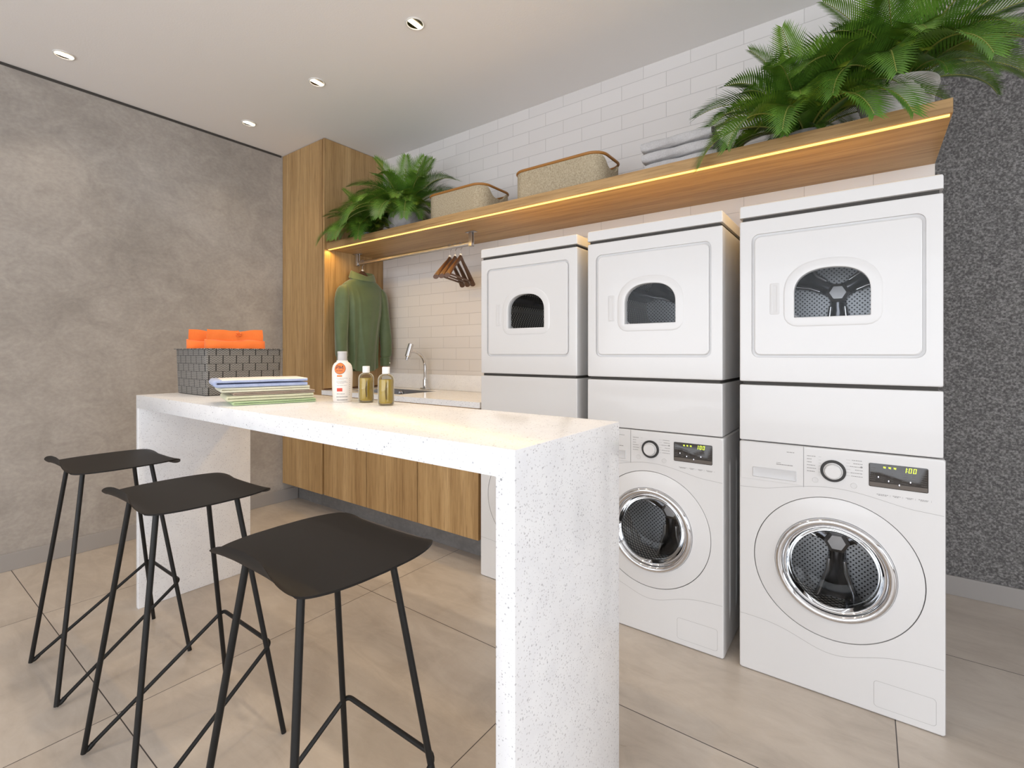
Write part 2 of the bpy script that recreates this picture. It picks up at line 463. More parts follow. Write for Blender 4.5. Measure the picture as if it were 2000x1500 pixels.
def rrect(x0, x1, z0, z1, r, n=6):
    """rounded rectangle as a list of (x, z), counter-clockwise"""
    out = []
    for cx, cz, a0 in ((x1 - r, z0 + r, -PI / 2), (x1 - r, z1 - r, 0), (x0 + r, z1 - r, PI / 2), (x0 + r, z0 + r, PI)):
        for k in range(n + 1):
            a = a0 + PI / 2 * k / n; out.append((cx + r * math.cos(a), cz + r * math.sin(a)))
    return out
def circ(cx, cz, r, n=96): return [(cx + r * math.cos(2 * PI * k / n), cz + r * math.sin(2 * PI * k / n)) for k in range(n)]
def dshape(x0, x1, z0, z1, rc=0.004, off=0.0):
    """arch window: straight foot, upright sides, flattened round top"""
    x0 -= off; x1 += off; z0 -= off; z1 += off; rb = rc + off
    w_ = (x1 - x0) / 2; cx = (x0 + x1) / 2; h = z1 - z0; zs = z0 + h * 0.50; n = 4.0
    out = []
    for k in range(5): a = PI + PI / 2 * k / 4; out.append((x0 + rb + rb * math.cos(a), z0 + rb + rb * math.sin(a)))
    for k in range(5): a = -PI / 2 + PI / 2 * k / 4; out.append((x1 - rb + rb * math.cos(a), z0 + rb + rb * math.sin(a)))
    for k in range(33):
        a = PI * k / 32; c_, s_ = math.cos(a), math.sin(a); e = 2.0 / 2.35
        out.append((cx + w_ * math.copysign(abs(c_) ** e, c_), zs + (z1 - zs) * abs(s_) ** e))
    return out
def polar(polys, c):
    ang = set(round(2 * PI * k / 96, 5) for k in range(96))
    for p in polys:
        if len(p) < 60:
            for x, z in p: ang.add(round(math.atan2(z - c[1], x - c[0]) % (2 * PI), 5))
    a_ = sorted(ang); ang = [a for i, a in enumerate(a_) if i == 0 or a - a_[i - 1] > 2e-3]
    res = []
    for p in polys:
        lp = []
        for a in ang:
            dx, dz = math.cos(a), math.sin(a); best = None
            for i in range(len(p)):
                x1, z1 = p[i][0] - c[0], p[i][1] - c[1]; j = (i + 1) % len(p); x2, z2 = p[j][0] - c[0], p[j][1] - c[1]
                ex, ez = x2 - x1, z2 - z1; den = dx * ez - dz * ex
                if abs(den) < 1e-12: continue
                t = (x1 * ez - z1 * ex) / den; s_ = (x1 * dz - z1 * dx) / den
                if t > 0 and -1e-6 <= s_ <= 1 + 1e-6 and (best is None or t > best): best = t
            lp.append((c[0] + dx * best, c[1] + dz * best))
        res.append(lp)
    return res
def front(mb, spec, c, cap0=False, cap1=False, mi=0):
    """loft of outlines in the x-z plane, each at its own y"""
    L = polar([p for p, y in spec], c)
    mb.loft([[(x, y, z) for x, z in l] for l, (p, y) in zip(L, spec)], cap0, cap1, mi=mi); return mb

# ------------------------------------------------------------------ the room
H = 2.8; XL = -3.83; YT = 2.614; YR = 3.25; XR = 4.1; YF = -3.1
struct('floor', MB().box(XL - 0.1, XR + 0.1, YF - 0.1, YR + 0.1, -0.1, 0.0), FLOOR)
struct('ceiling', MB().box(XL - 0.1, XR + 0.1, YF - 0.1, YR + 0.1, H, H + 0.1), CEIL)
struct('wall_left', MB().box(XL - 0.1, XL, YF - 0.1, YR + 0.1, 0, H), CONCRETE)
struct('wall_back', MB().box(XL, 0.221, YT, YR, 0, H), SUBWAY)
struct('wall_rear', MB().box(0.221, XR, YR, YR + 0.1, 0, H), DARKWALL)
def holed_wall(name, axis, at, th, a0, a1, h0, h1, lo, hi):
    mb = MB()
    for (p, q, r, s_) in ((lo, a0, 0, H), (a1, hi, 0, H), (a0, a1, 0, h0), (a0, a1, h1, H)):
        if axis == 'y': mb.box(p, q, at - th, at, r, s_)
        else: mb.box(at, at + th, p, q, r, s_)
    return struct(name, mb, WHITEWALL)
holed_wall('wall_front', 'y', YF, 0.1, -3.4, 2.6, 0.3, 2.6, XL, XR)
holed_wall('wall_right', 'x', XR, 0.1, -2.4, 1.2, 0.35, 2.55, YF, YR)
for n_, axis in (('window_1', 'y'), ('window_2', 'x')):
    mb = MB(); gl = MB()
    if axis == 'y':
        for x in (-3.4, -1.4, 0.6, 2.55): mb.box(x, x + 0.05, YF - 0.08, YF - 0.02, 0.3, 2.6)
        for z in (0.3, 2.55): mb.box(-3.35, 2.55, YF - 0.08, YF - 0.02, z, z + 0.05)
        gl.box(-3.35, 2.55, YF - 0.054, YF - 0.048, 0.35, 2.55)
    else:
        for y in (-2.4, -0.6, 1.15): mb.box(XR + 0.02, XR + 0.08, y, y + 0.05, 0.35, 2.55)
        for z in (0.35, 2.5): mb.box(XR + 0.02, XR + 0.08, -2.35, 1.15, z, z + 0.05)
        gl.box(XR + 0.047, XR + 0.053, -2.35, 1.15, 0.4, 2.5)
    f_ = struct(n_, mb, STEEL); g_ = obj('window_pane', gl, WINDOWG, f_, 0)
struct('baseboard_left', MB().box(XL, XL + 0.012, YF, 2.20, 0, 0.097, 0.002), BASEB)
struct('baseboard_rear', MB().box(0.23, XR, YR - 0.012, YR, 0, 0.095, 0.002), BASEB)
struct('baseboard_back', MB().box(-1.71, 0.221, YT - 0.012, YT, 0, 0.09, 0.002), BASEB)
struct('wall_top_shade', MB().box(XL, XL + 0.004, YF, 2.06, H - 0.016, H - 0.001), GAP)  # flat dark strip painted as the shadow gap under the ceiling
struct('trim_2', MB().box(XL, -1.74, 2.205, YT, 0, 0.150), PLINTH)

# ------------------------------------------------------------------ downlights
LAMPS = [((-3.468, 0.674), 'recessed spotlight nearest the concrete wall and the camera, far left of the ceiling'),
         ((-1.768, 1.616), 'recessed spotlight highest in the photo, right end of the row of three'),
         ((-2.616, 1.623), 'recessed spotlight in the middle of the row of three above the island'),
         ((-3.461, 1.632), 'recessed spotlight in the ceiling nearest the tall oak cabinet')]
lamp0 = None
def make_lamp(x, y, label):
    t = thing('recessed_spotlight', (x, y, H), label, 'ceiling light', 'recessed spotlights in the ceiling')
    obj('lamp_ring', MB().lathe([(0.046, -0.0005), (0.046, -0.004), (0.041, -0.006), (0.037, -0.003), (0.037, -0.0005)], (x, y, H), 40), TRIMW, t)
    obj('reflector', MB().lathe([(0.037, -0.0025), (0.030, -0.0018), (0.016, -0.0012), (0.0015, -0.001)], (x, y, H), 40, cap1=True), REFLECTOR, t)
    obj('bulb', MB().box(x - 0.011, x + 0.011, y - 0.034, y + 0.034, H - 0.006, H - 0.0026, 0.001), BULB, t)
    return t
for (x, y), lb in LAMPS:
    if lamp0 is None: lamp0 = make_lamp(x, y, lb)
    else: copy_tree(lamp0, (x, y, H), lb)
def spot(x, y, watt, cone=105, blend=0.9):
    d = bpy.data.lights.new('spot_beam', 'SPOT'); d.energy = watt; d.color = (1.0, 0.82, 0.60); d.spot_size = math.radians(cone)
    d.spot_blend = blend; d.shadow_soft_size = 0.035
    o = bpy.data.objects.new('spot_beam', d); C.objects.link(o); o.location = (x, y, H - 0.02)
for (x, y), lb in LAMPS: spot(x, y, SPOT_W * (0.35 if x < -3 else 0.65))
for x, y in ((-0.92, 0.674), (-1.768, 0.674), (-2.616, 0.674)): spot(x, y, SPOT_W * 1.25)   # the rest of the same grid, above the frame

# ------------------------------------------------------------------ oak joinery
YC = 2.07
t = thing('tall_cabinet', (-3.55, 2.3, 0.152), 'full height oak cabinet in the corner by the concrete wall', 'cabinet')
obj('carcass', MB().box(XL + 0.004, -3.272, YC + 0.022, YT - 0.002, 0.156, H - 0.003), WOOD_V, t, 0)
obj('door', MB().box(XL + 0.004, -3.272, YC, YC + 0.018, 0.152, H - 0.004, 0.0012, 1), WOOD_V, t, 0)
obj('side_panel', MB().box(-3.266, -3.243, YC + 0.002, YT - 0.002, 0.940, H - 0.003, 0.001, 1), WOOD_V, t, 0)
obj('shadow_gap', MB().box(-3.272, -3.266, YC + 0.018, YT - 0.002, 0.158, H - 0.003), WOOD_EDGE, t, 0)
doors = [(-3.243, -2.748, 'oak base cabinet next to the tall cabinet, leftmost of three under the sink'),
         (-2.741, -2.250, 'oak base cabinet in the middle of the three under the sink'),
         (-2.243, -1.752, 'oak base cabinet beside the leftmost washing machine')]
for a, b, lb in doors:
    t = thing('base_cabinet', ((a + b) / 2, 2.33, 0.154), lb, 'cabinet', 'oak base cabinets under the sink')
    obj('carcass', MB().box(a, b + 0.004, YC + 0.022, YT - 0.004, 0.156, 0.70, 0, 1), WOOD_EDGE, t, 0)
    obj('door', MB().box(a, b, YC, YC + 0.018, 0.154, 0.893, 0.0012, 1), WOOD_V, t, 0)

# worktop with sink
ZW = 0.930
t = thing('worktop', (-2.49, 2.33, 0.897), 'white speckled stone worktop with sink cut-out below the clothes rail', 'worktop')
x0, x1, y0, y1 = -3.242, -1.722, 2.048, YT - 0.003; sx0, sx1, sy0, sy1 = -3.02, -2.49, 2.14, 2.485
mb = MB()
for z in (0.897, ZW):
    mb.add([(x0, y0, z), (x1, y0, z), (x1, y1, z), (x0, y1, z), (sx0, sy0, z), (sx1, sy0, z), (sx1, sy1, z), (sx0, sy1, z)],
           [[0, 1, 5, 4], [1, 2, 6, 5], [2, 3, 7, 6], [3, 0, 4, 7]])
for i, j in ((0, 1), (1, 2), (2, 3), (3, 0), (4, 5), (5, 6), (6, 7), (7, 4)): mb.f.append([i, j, j + 8, i + 8]); mb.m.append(0)
obj('slab', mb, QUARTZ, t, 0)
obj('backsplash', MB().box(x0 + 0.002, x1, YT - 0.018, YT - 0.003, ZW + 0.0005, 1.044, 0.001, 1), QUARTZ, t, 0)
t = thing('sink', (-2.755, 2.31, 0.73), 'stainless steel sink basin sunk into the speckled worktop', 'sink')
def rl(x0, x1, y0, y1, r, z, n=5): return [(a, b, z) for a, b in rrect(x0, x1, y0, y1, r, n)]
mb = MB().loft([rl(sx0 + .001, sx1 - .001, sy0 + .001, sy1 - .001, .03, ZW - 0.002), rl(sx0 + .004, sx1 - .004, sy0 + .004, sy1 - .004, .03, ZW - 0.004),
                rl(sx0 + .006, sx1 - .006, sy0 + .006, sy1 - .006, .035, 0.76), rl(sx0 + .03, sx1 - .03, sy0 + .03, sy1 - .03, .03, 0.74)], cap1=True)
obj('basin', mb, STEEL, t)
obj('drain', MB().lathe([(0.045, 0.741), (0.045, 0.745), (0.03, 0.744), (0.03, 0.742)], (-2.75, 2.31, 0), 32, cap1=True), CHROME, t)
obj('overflow', MB().lathe([(0.022, -0.012), (0.022, -0.018), (0.014, -0.020)], (-2.86, sy1, 0.895), 28, axis='y', cap1=True), CHROME, t)
t = thing('faucet', (-2.677, 2.548, ZW), 'chrome gooseneck faucet with tilted head at the back of the sink', 'faucet')
fx, fy = -2.677, 2.548
obj('base', MB().box(fx - 0.032, fx + 0.032, fy - 0.026, fy + 0.026, ZW + 0.0005, ZW + 0.014, 0.005, 3).lathe([(0.0165, 0.012), (0.0165, 0.075), (0.0125, 0.078)], (fx, fy, ZW), 24), CHROME, t)
pts = [(fx, fy, ZW + 0.07), (fx, fy, 1.06), (fx, fy, 1.10)]
for k in range(1, 13):
    a = PI * 0.56 * k / 12; pts.append((fx - 0.012 * k / 12, fy - 0.115 * (1 - math.cos(a)), 1.10 + 0.115 * math.sin(a)))
obj('spout', MB().tube(pts, 0.0115, 14), CHROME, t)
e = Vector(pts[-1]) + Vector((0, -0.012, 0)); ax = Vector((-0.012, -0.030, -0.11)); u = ax.normalized()
obj('spray_head', MB().tube([e - u * 0.060, e - u * 0.058, e + u * 0.035, e + u * 0.038], [0.017, 0.020, 0.020, 0.016], 22), CHROME, t)
obj('nozzle', MB().tube([e + u * 0.038, e + u * 0.048, e + u * 0.049, e + u * 0.062], [0.013, 0.013, 0.010, 0.010], 18), STEEL, t)

# shelf with LED line
ZS0, ZS = 1.974, 2.022; YS = 2.090
t = thing('wall_shelf', (-1.52, 2.35, ZS0), 'long oak wall shelf carrying plants, baskets and towels', 'shelf')
obj('board', MB().box(-3.242, 0.221, YS, YT - 0.001, ZS0, ZS, 0.001, 1), WOOD_H, t, 0)
obj('led_strip', MB().box(-3.235, 0.214, YS + 0.008, YS + 0.020, ZS0 - 0.0055, ZS0 - 0.0005), LED, t, 0)

_l = area('led_light', (-1.51, YS + 0.022, ZS0 - 0.009), (math.radians(-14), 0, 0), 3.44, 0.012, LED_W, (1.0, 0.61, 0.16))

# clothes rail
t = thing('clothes_rail', (-2.62, 2.33, 1.885), 'flat chrome clothes rail fixed under the oak shelf', 'clothes rail')
obj('rod', MB().box(-3.21, -2.025, 2.322, 2.338, 1.886, 1.914, 0.004, 3), STEEL, t)
for x in (-3.20, -2.03):
    br = obj('bracket', MB().box(x - 0.013, x + 0.013, 2.317, 2.3215, 1.884, 1.970, 0.001, 1).box(x - 0.013, x + 0.013, 2.3385, 2.343, 1.884, 1.970, 0.001, 1).box(x - 0.013, x + 0.013, 2.317, 2.343, 1.880, 1.8845, 0.001, 1), STEEL, t)
    obj('flange', MB().box(x - 0.036, x + 0.036, 2.312, 2.348, 1.9695, 1.9735, 0.0015, 2), STEEL, br)

# hangers
def hanger(cx, cy, phi, label, group=None, bar=True, half=0.205):
    t = thing('clothes_hanger', (cx, cy, 1.66), label, 'hanger', group)
    d = Vector((math.sin(phi), math.cos(phi), 0)); nrm = Vector((d.y, -d.x, 0)); o = Vector((cx, cy, 0))
    def P(s_, z, w_=0): p = o + d * s_ + nrm * w_; return Vector((p.x, p.y, z))
    mb = MB(); prof = []
    for k in range(-14, 15):
        s_ = k / 14; zc = 1.822 - 0.135 * abs(s_) ** 1.25 - 0.012 * (1 - math.cos(min(abs(s_), 0.25) / 0.25 * PI)) * 0.5
        prof.append((s_ * half, zc))
    loops = []
    for s_, zc in prof:
        wdt = 0.007 + 0.013 * (abs(s_) / half) ** 1.6; hh = 0.020 - 0.005 * abs(s_) / half
        loops.append([P(s_, zc + hh * math.sin(a), wdt * math.cos(a)) for a in [2 * PI * q / 10 for q in range(10)]])
    mb.loft(loops, True, True)
    obj('shoulder_bar', mb, WALNUT, t)
    if bar:
        ends = [P(-half + 0.004, 1.690), P(half - 0.004, 1.690)]
        obj('trouser_bar', MB().tube([ends[0], ends[1]], 0.0062, 10), WALNUT, t)
    hk = [P(0, 1.836), P(0, 1.880)]
    for k in range(0, 13):
        a = -PI * 0.42 + PI * 1.42 * k / 12 + 0
        hk.append(Vector((cx, cy, 1.902)) + Vector((math.cos(a + 0) * 0 , math.cos(a) * 0.0165, math.sin(a) * 0.0165)))
    hk = [P(0, 1.836), P(0, 1.872), (cx, cy + 0.012, 1.884), (cx, cy + 0.0145, 1.900), (cx, cy + 0.0135, 1.914), (cx, cy + 0.006, 1.9195), (cx, cy - 0.004, 1.9195), (cx, cy - 0.0125, 1.915), (cx, cy - 0.0145, 1.902)]
    obj('hook', MB().tube(hk, 0.0018, 8), STEEL, t)
    obj('ferrule', MB().lathe([(0.008, 1.833), (0.008, 1.842), (0.005, 1.845)], (cx, cy, 0), 14, cap1=True, cap0=True), CAPW, t)
    return t
h0 = hanger(-2.120, 2.33, -0.33, 'empty walnut clothes hanger nearest the dryer, right one of the three on the rail', 'empty wooden hangers on the rail')
copy_tree(h0, (-2.168, 2.33, 1.66), 'empty walnut clothes hanger in the middle of the three on the rail')
copy_tree(h0, (-2.216, 2.33, 1.66), 'empty walnut clothes hanger farthest from the dryer, left one of the three')
SX, SY = -3.135, 2.328
hanger(SX, SY, 0.0, 'walnut clothes hanger holding the green shirt by the oak cabinet', None, False, 0.19)

# shirt
def shirt():
    t = thing('shirt', (SX, SY, 1.07), 'green long sleeved button shirt hanging by the oak cabinet, back turned', 'shirt')
    rnd = random.Random(3)
    # torso
    prof = [(1.790, .060, .052), (1.778, .085, .056), (1.758, .125, .055), (1.735, .168, .050), (1.712, .200, .048), (1.690, .208, .056), (1.64, .196, .074), (1.58, .186, .082),
            (1.50, .180, .080), (1.42, .166, .072), (1.34, .157, .068), (1.26, .151, .064), (1.18, .148, .060), (1.11, .148, .058), (1.085, .148, .057)]
    loops = []; n = 180
    for z, hw, hd in prof:
        lp = []
        k_ = max(0.0, min(1.0, (1.70 - z) / 0.5))
        for i in range(n):
            a = 2 * PI * i / n; ca, sa = math.cos(a), math.sin(a)
            fold = 0.011 * k_ * math.sin(5 * a + 2.2 * (1.7 - z)) + 0.007 * k_ * math.sin(9 * a - 3 * z)
            y = SY + .88 * hw * math.copysign(abs(sa) ** 0.85, sa)
            x = SX + (hd + fold) * math.copysign(abs(ca) ** 0.8, ca)
            zz = z
            if ca > 0 and z < 1.68:
                k2 = min(1.0, (1.68 - z) / .12); q_ = (1.68 - z) / .6
                for yr, am in ((SY - .085 + .062 * q_, .011), (SY + .120 - .095 * q_, .009), (SY - .125 + .02 * q_, .008)):
                    x += am * k2 * math.exp(-abs((y - yr) / .010) ** 1.3)
            if z < 1.12: zz = z - 0.022 * (abs(ca)) + 0.018 * abs(sa) ** 3
            lp.append((x, y, zz))
        loops.append(lp)
    obj('torso', MB().loft(loops), SHIRTM, t, 60)
    # back yoke seam and pleats
    yk = []
    for i in range(17):
        s_ = -0.165 + 0.33 * i / 16; yk.append((SX + 0.0835 * math.cos(s_ / 0.165 * 1.1) ** 0.25 - 0.002, SY + s_, 1.600))
    # sleeves
    for sgn in (-1, 1):
        c = [(0.000, sgn * 0.176, 1.712, .026, .020), (0.001, sgn * 0.190, 1.702, .036, .030), (0.002, sgn * 0.199, 1.682, .046, .040), (0.004, sgn * 0.205, 1.650, .052, .048), (0.006, sgn * 0.212, 1.60, .053, .053), (0.010, sgn * 0.221, 1.50, .050, .054), (0.014, sgn * 0.230, 1.40, .047, .053),
             (0.020, sgn * 0.236, 1.32, .046, .050), (0.024, sgn * 0.236, 1.24, .043, .048), (0.026, sgn * 0.230, 1.19, .046, .048), (0.026, sgn * 0.226, 1.165, .036, .037)]
        lp = []
        for ci, (dx, dy, z, rx, ry) in enumerate(c):
            q = []
            for i in range(28):
                a = 2 * PI * i / 28; wv = 1 + 0.10 * math.sin(3 * a + 9 * z + sgn) * min(1, ci / 3)
                q.append((SX + dx + rx * wv * math.cos(a), SY + .87 * dy + .9 * ry * wv * math.sin(a), z))
            lp.append(q)
        s_ = obj('sleeve', MB().loft(lp, True, False), SHIRTM, t, 60)
        q = []
        for z, r in ((1.170, .0365), (1.166, .040), (1.105, .039), (1.102, .036)):
            q.append([(SX + 0.026 + r * math.cos(2 * PI * i / 28), SY + sgn * 0.1966 + r * math.sin(2 * PI * i / 28), z) for i in range(28)])
        cf = obj('cuff', MB().loft(q, False, True), SHIRTM, t, 40)
        obj('button', MB().lathe([(0.006, 0), (0.006, 0.003), (0.003, 0.0035)], (0, 0, 0), 12, cap1=True), BUTTON, t) if False else None
        b = MB(); a = 0.35
        cx, cy = SX + 0.026 + 0.040 * math.cos(a), SY + sgn * 0.1966 + 0.040 * math.sin(a)
        b.tube([(cx - 0.001, cy, 1.125), (cx + 0.003, cy + 0.001, 1.125)], 0.005, 10)
        obj('button', b, BUTTON, t)
    # collar
    q = []
    for z, hw, hd, dz in ((1.764, .112, .062, 0), (1.768, .116, .067, 0.002), (1.790, .106, .062, 0.012), (1.803, .098, .056, 0.018), (1.806, .092, .051, 0.018), (1.800, .089, .049, 0.014), (1.770, .086, .046, 0)):
        q.append([(SX + hd * math.cos(2 * PI * i / 40), SY + hw * math.sin(2 * PI * i / 40), z + dz * abs(math.sin(2 * PI * i / 40)) - 0.017 * math.cos(2 * PI * i / 40)) for i in range(40)])
    obj('collar', MB().loft(q), SHIRTC, t, 50)
    return t
shirt()

# ------------------------------------------------------------------ laundry machines
def rbox_body(mb, x0, x1, z0, z1, yf, yb, r, inner, c, depth=0.006):
    e = 0.004
    front(mb, [(rrect(x0 + r, x1 - r, z0 + r, z1 - r, .002, 2), yb), (rrect(x0, x1, z0, z1, r, 4), yb - e), (rrect(x0, x1, z0, z1, r, 4), yf + r), (rrect(x0 + r * .3, x1 - r * .3, z0 + r * .3, z1 - r * .3, r, 4), yf + r * .3),
               (rrect(x0 + r, x1 - r, z0 + r, z1 - r, r, 4), yf), (inner, yf), (inner, yf + depth)], c, cap0=True)
def spider(mb_arm, mb_ridge, c, y, R, w0=0.030, w1=0.075):
    for a in (PI / 2 + 2 * PI / 3 + PI / 3 * 0, PI / 2 + 4 * PI / 3, PI / 2):
        a += PI      # one arm straight down, two up to the sides
        d = Vector((math.cos(a), 0, math.sin(a))); n_ = Vector((-d.z, 0, d.x)); o = Vector((c[0], y, c[1]))
        def Q(s_, w_, dy): p = o + d * s_ + n_ * w_; return (p.x, p.y + dy, p.z)
        st = [(0.0, w0), (R * .30, w0), (R * .5, w0 * 1.15), (R * .98, w1)]
        lo = [[Q(s_, -w_, 0), Q(s_, -w_ * .8, -.030), Q(s_, -w_ * .45, -.018), Q(s_, w_ * .45, -.018), Q(s_, w_ * .8, -.030), Q(s_, w_, 0)] for s_, w_ in st]
        mb_arm.loft(lo, closed=False)
        for sg in (-1, 1):
            mb_ridge.tube([Q(s_, sg * w_ * .84, -.028) for s_, w_ in st[1:]], [0.010, 0.0115, 0.010], 8, flat=0.8)
def drum(t, c, y0, y1, R, nm='drum'):
    mb = MB(); n = 64
    loops = [[(c[0] + R * math.cos(2 * PI * k / n), y, c[1] + R * math.sin(2 * PI * k / n)) for k in range(n)] for y in (y0, y0 + (y1 - y0) * .5, y1)]
    mb.loft(loops)
    def uvw(p, lp):
        a = math.atan2(p.z - c[1], p.x - c[0]); return (a / (2 * PI) * 1.55, p.y)
    d = obj(nm, mb, DRUMW, t, 60, uv=lambda p, lp: (math.atan2(p.z - c[1], p.x - c[0]) * R, p.y))
    mb = MB().lathe([(R, 0), (R * .6, 0.004), (0.004, 0.01)], (c[0], y1, c[1]), 64, axis='y', cap1=True)
    obj('drum_back', mb, DRUMB, d, 60, uv=lambda p, lp: (p.x, p.z))
    a, r = MB(), MB(); spider(a, r, (c[0], c[1] + 0.01), y1 - 0.002, R)
    obj('spider_arm', a, SPIDER, d, 50); obj('spider_ridge', r, RIDGE, d, 60)
    obj('hub', MB().lathe([(0.045, -0.022), (0.043, -0.034), (0.030, -0.040), (0.002, -0.040)], (c[0], y1, c[1] + 0.01), 6, axis='y', cap1=True), HUBM, d, 20)
    obj('rim_ring', MB().tube([(c[0] + (R - .003) * math.cos(2 * PI * k / 64), y0 + .006, c[1] + (R - .003) * math.sin(2 * PI * k / 64)) for k in range(64)], 0.005, 8, closed=True), RIDGE, d)
    # lifter paddles inside the drum
    for a0 in (PI * 0.92, PI * 1.58, PI * 0.25):
        d_ = Vector((math.cos(a0), 0, math.sin(a0))); n_ = Vector((-d_.z, 0, d_.x)); o = Vector((c[0], 0, c[1]))
        def Q(r_, w_, y): p = o + d_ * r_ + n_ * w_; return (p.x, y, p.z)
        lp = [[Q(R - .002, -.035, y), Q(R - .045, -.012, y), Q(R - .045, .012, y), Q(R - .002, .035, y)] for y in (y0 + .03, y1 - .03)]
        obj('lifter', MB().loft(lp, True, True), SPIDER, d, 30)
    return d

YM, YB = 2.022, 2.585
def make_dryer(X, label):
    """X: left edge"""
    t = thing('tumble_dryer', (X + .295, 2.30, 1.094), label, 'tumble dryer', 'white tumble dryers on top of the stacks')
    W_ = 0.590; yf = YM; c = (X + .295, 1.415); z0, z1 = 1.094, 1.705
    go = rrect(X + .042, X + .548, 1.185, 1.650, .026); gi = rrect(X + .052, X + .538, 1.195, 1.640, .020)
    mb = MB(); rbox_body(mb, X, X + W_, z0, z1, yf, YB, .006, go, c, .011)
    body = obj('body', mb, ENAMEL, t, 30)
    mb = MB(); wo = dshape(X + .182, X + .406, 1.330, 1.503, .003); fo = dshape(X + .182, X + .406, 1.330, 1.503, .012, .028); fo2 = dshape(X + .182, X + .406, 1.330, 1.503, .012, .033)
    gw = rrect(X + .046, X + .544, 1.189, 1.646, .024)
    front(mb, [(go, yf + .0108), (gw, yf + .0118), (gi, yf + .0108), (gi, yf + .002), (rrect(X + .055, X + .535, 1.198, 1.637, .018), yf), (fo2, yf)], c)
    door = obj('door', mb, ENAMEL, t, 30)
    mb = MB(); front(mb, [(fo2, yf - .0001), (fo, yf - .0026), (dshape(X + .182, X + .406, 1.330, 1.503, .006, .004), yf - .0030), (wo, yf - .0015), (wo, yf + .030)], c)
    obj('window_frame', mb, ENAMEL, door, 30)
    mb = MB(); L = polar([wo], c)[0]; mb.add([(x, yf + .012, z) for x, z in L], [list(range(len(L)))])
    obj('window_pane', mb, PANE, door, 0)
    hm = MB(); front(hm, [(rrect(X + .104, X + .136, 1.344, 1.460, .005, 3), yf - .0001), (rrect(X + .106, X + .134, 1.347, 1.457, .004, 3), yf - .0010), (rrect(X + .112, X + .127, 1.353, 1.451, .003, 3), yf - .0010), (rrect(X + .113, X + .126, 1.354, 1.450, .003, 3), yf - .0003)], (X + .12, 1.402), cap1=True)
    obj('door_handle', hm, ENAMEL2, door, 30)
    # lid
    lm = MB(); lz0, lz1 = 1.716, 1.764
    e = .007
    lm.loft([rl(X + .012, X + W_ - .012, yf + .012, YB - .001, .005, 1.7165), rl(X, X + W_, yf - .002, YB, .006, lz0 + .002), rl(X, X + W_, yf - .002, YB, .006, lz1 - e), rl(X + e * .3, X + W_ - e * .3, yf - .002 + e * .3, YB - e * .3, .006, lz1 - e * .3), rl(X + e, X + W_ - e, yf - .002 + e, YB - e, .006, lz1)], True, True)
    obj('lid', lm, ENAMEL, t, 40)
    obj('lid_gap_shade', MB().box(X + .010, X + W_ - .010, yf + .010, YB - .01, 1.7052, 1.7165), GAP, t, 0)  # dark box set back under the lid, paints the shade of the slit
    drum(t, (X + .295, 1.450), yf + .05, yf + .50, .200)
    # white flange between window and drum
    obj('drum_collar', MB().lathe([(.155, .034), (.185, .040), (.200, .050)], (X + .295, yf, 1.450), 64, axis='y'), CAPG, t, 60)
    return t
def make_pedestal(X, label):
    W_ = 0.590
    t = thing('spacer_cabinet', (X + .295, 2.30, .8705), label, 'spacer box', 'plain white spacer boxes between washers and dryers')
    c = (X + .295, .976)
    body = MB(); front(body, [(rrect(X + .004, X + W_ - .004, .8745, 1.078, .002, 2), YB), (rrect(X, X + W_, .8705, 1.082, .005, 3), YB - .004), (rrect(X, X + W_, .8705, 1.082, .005, 3), YM + .005),
              (rrect(X + .0015, X + W_ - .0015, .872, 1.0805, .005, 3), YM + .0015), (rrect(X + .005, X + W_ - .005, .8755, 1.077, .004, 3), YM)], c, True, True)
    obj('box', body, ENAMEL, t, 30)
    obj('top_gap_shade', MB().box(X + .012, X + W_ - .012, YM + .012, YB - .006, 1.0822, 1.0936), GAP, t, 0)  # near-black filler, stands in for the shade between box and dryer
    return t

def digits(mb, x, z, y, h, ch):
    w_ = h * .48; s_ = h * .13; sl = .12
    seg = {'0': 'abcdef', '1': 'bc'}[ch]
    R = {'a': (0, w_, h - s_, h), 'd': (0, w_, 0, s_), 'f': (0, s_, h / 2, h), 'b': (w_ - s_, w_, h / 2, h), 'e': (0, s_, 0, h / 2), 'c': (w_ - s_, w_, 0, h / 2)}
    for k in seg:
        a, b, c_, d = R[k]
        vs = [(x + p + q * sl, yy, z + q) for yy in (y, y - .0004) for p, q in ((a, c_ + .0004), (b, c_ + .0004), (b, d - .0004), (a, d - .0004))]
        mb.add(vs, [[0, 1, 2, 3], [4, 5, 6, 7], [0, 1, 5, 4], [1, 2, 6, 5], [2, 3, 7, 6], [3, 0, 4, 7]])
def dashes(mb, x0, x1, z, y, h, rnd, mn=.003, mx=.010):
    """a line of print too small to read"""
    x = x0
    while x < x1 - .001:
        l = min(rnd.uniform(mn, mx), x1 - x); mb.box(x, x + l, y - .0002, y, z - h / 2, z + h / 2); x += l + rnd.uniform(.0007, .0014)

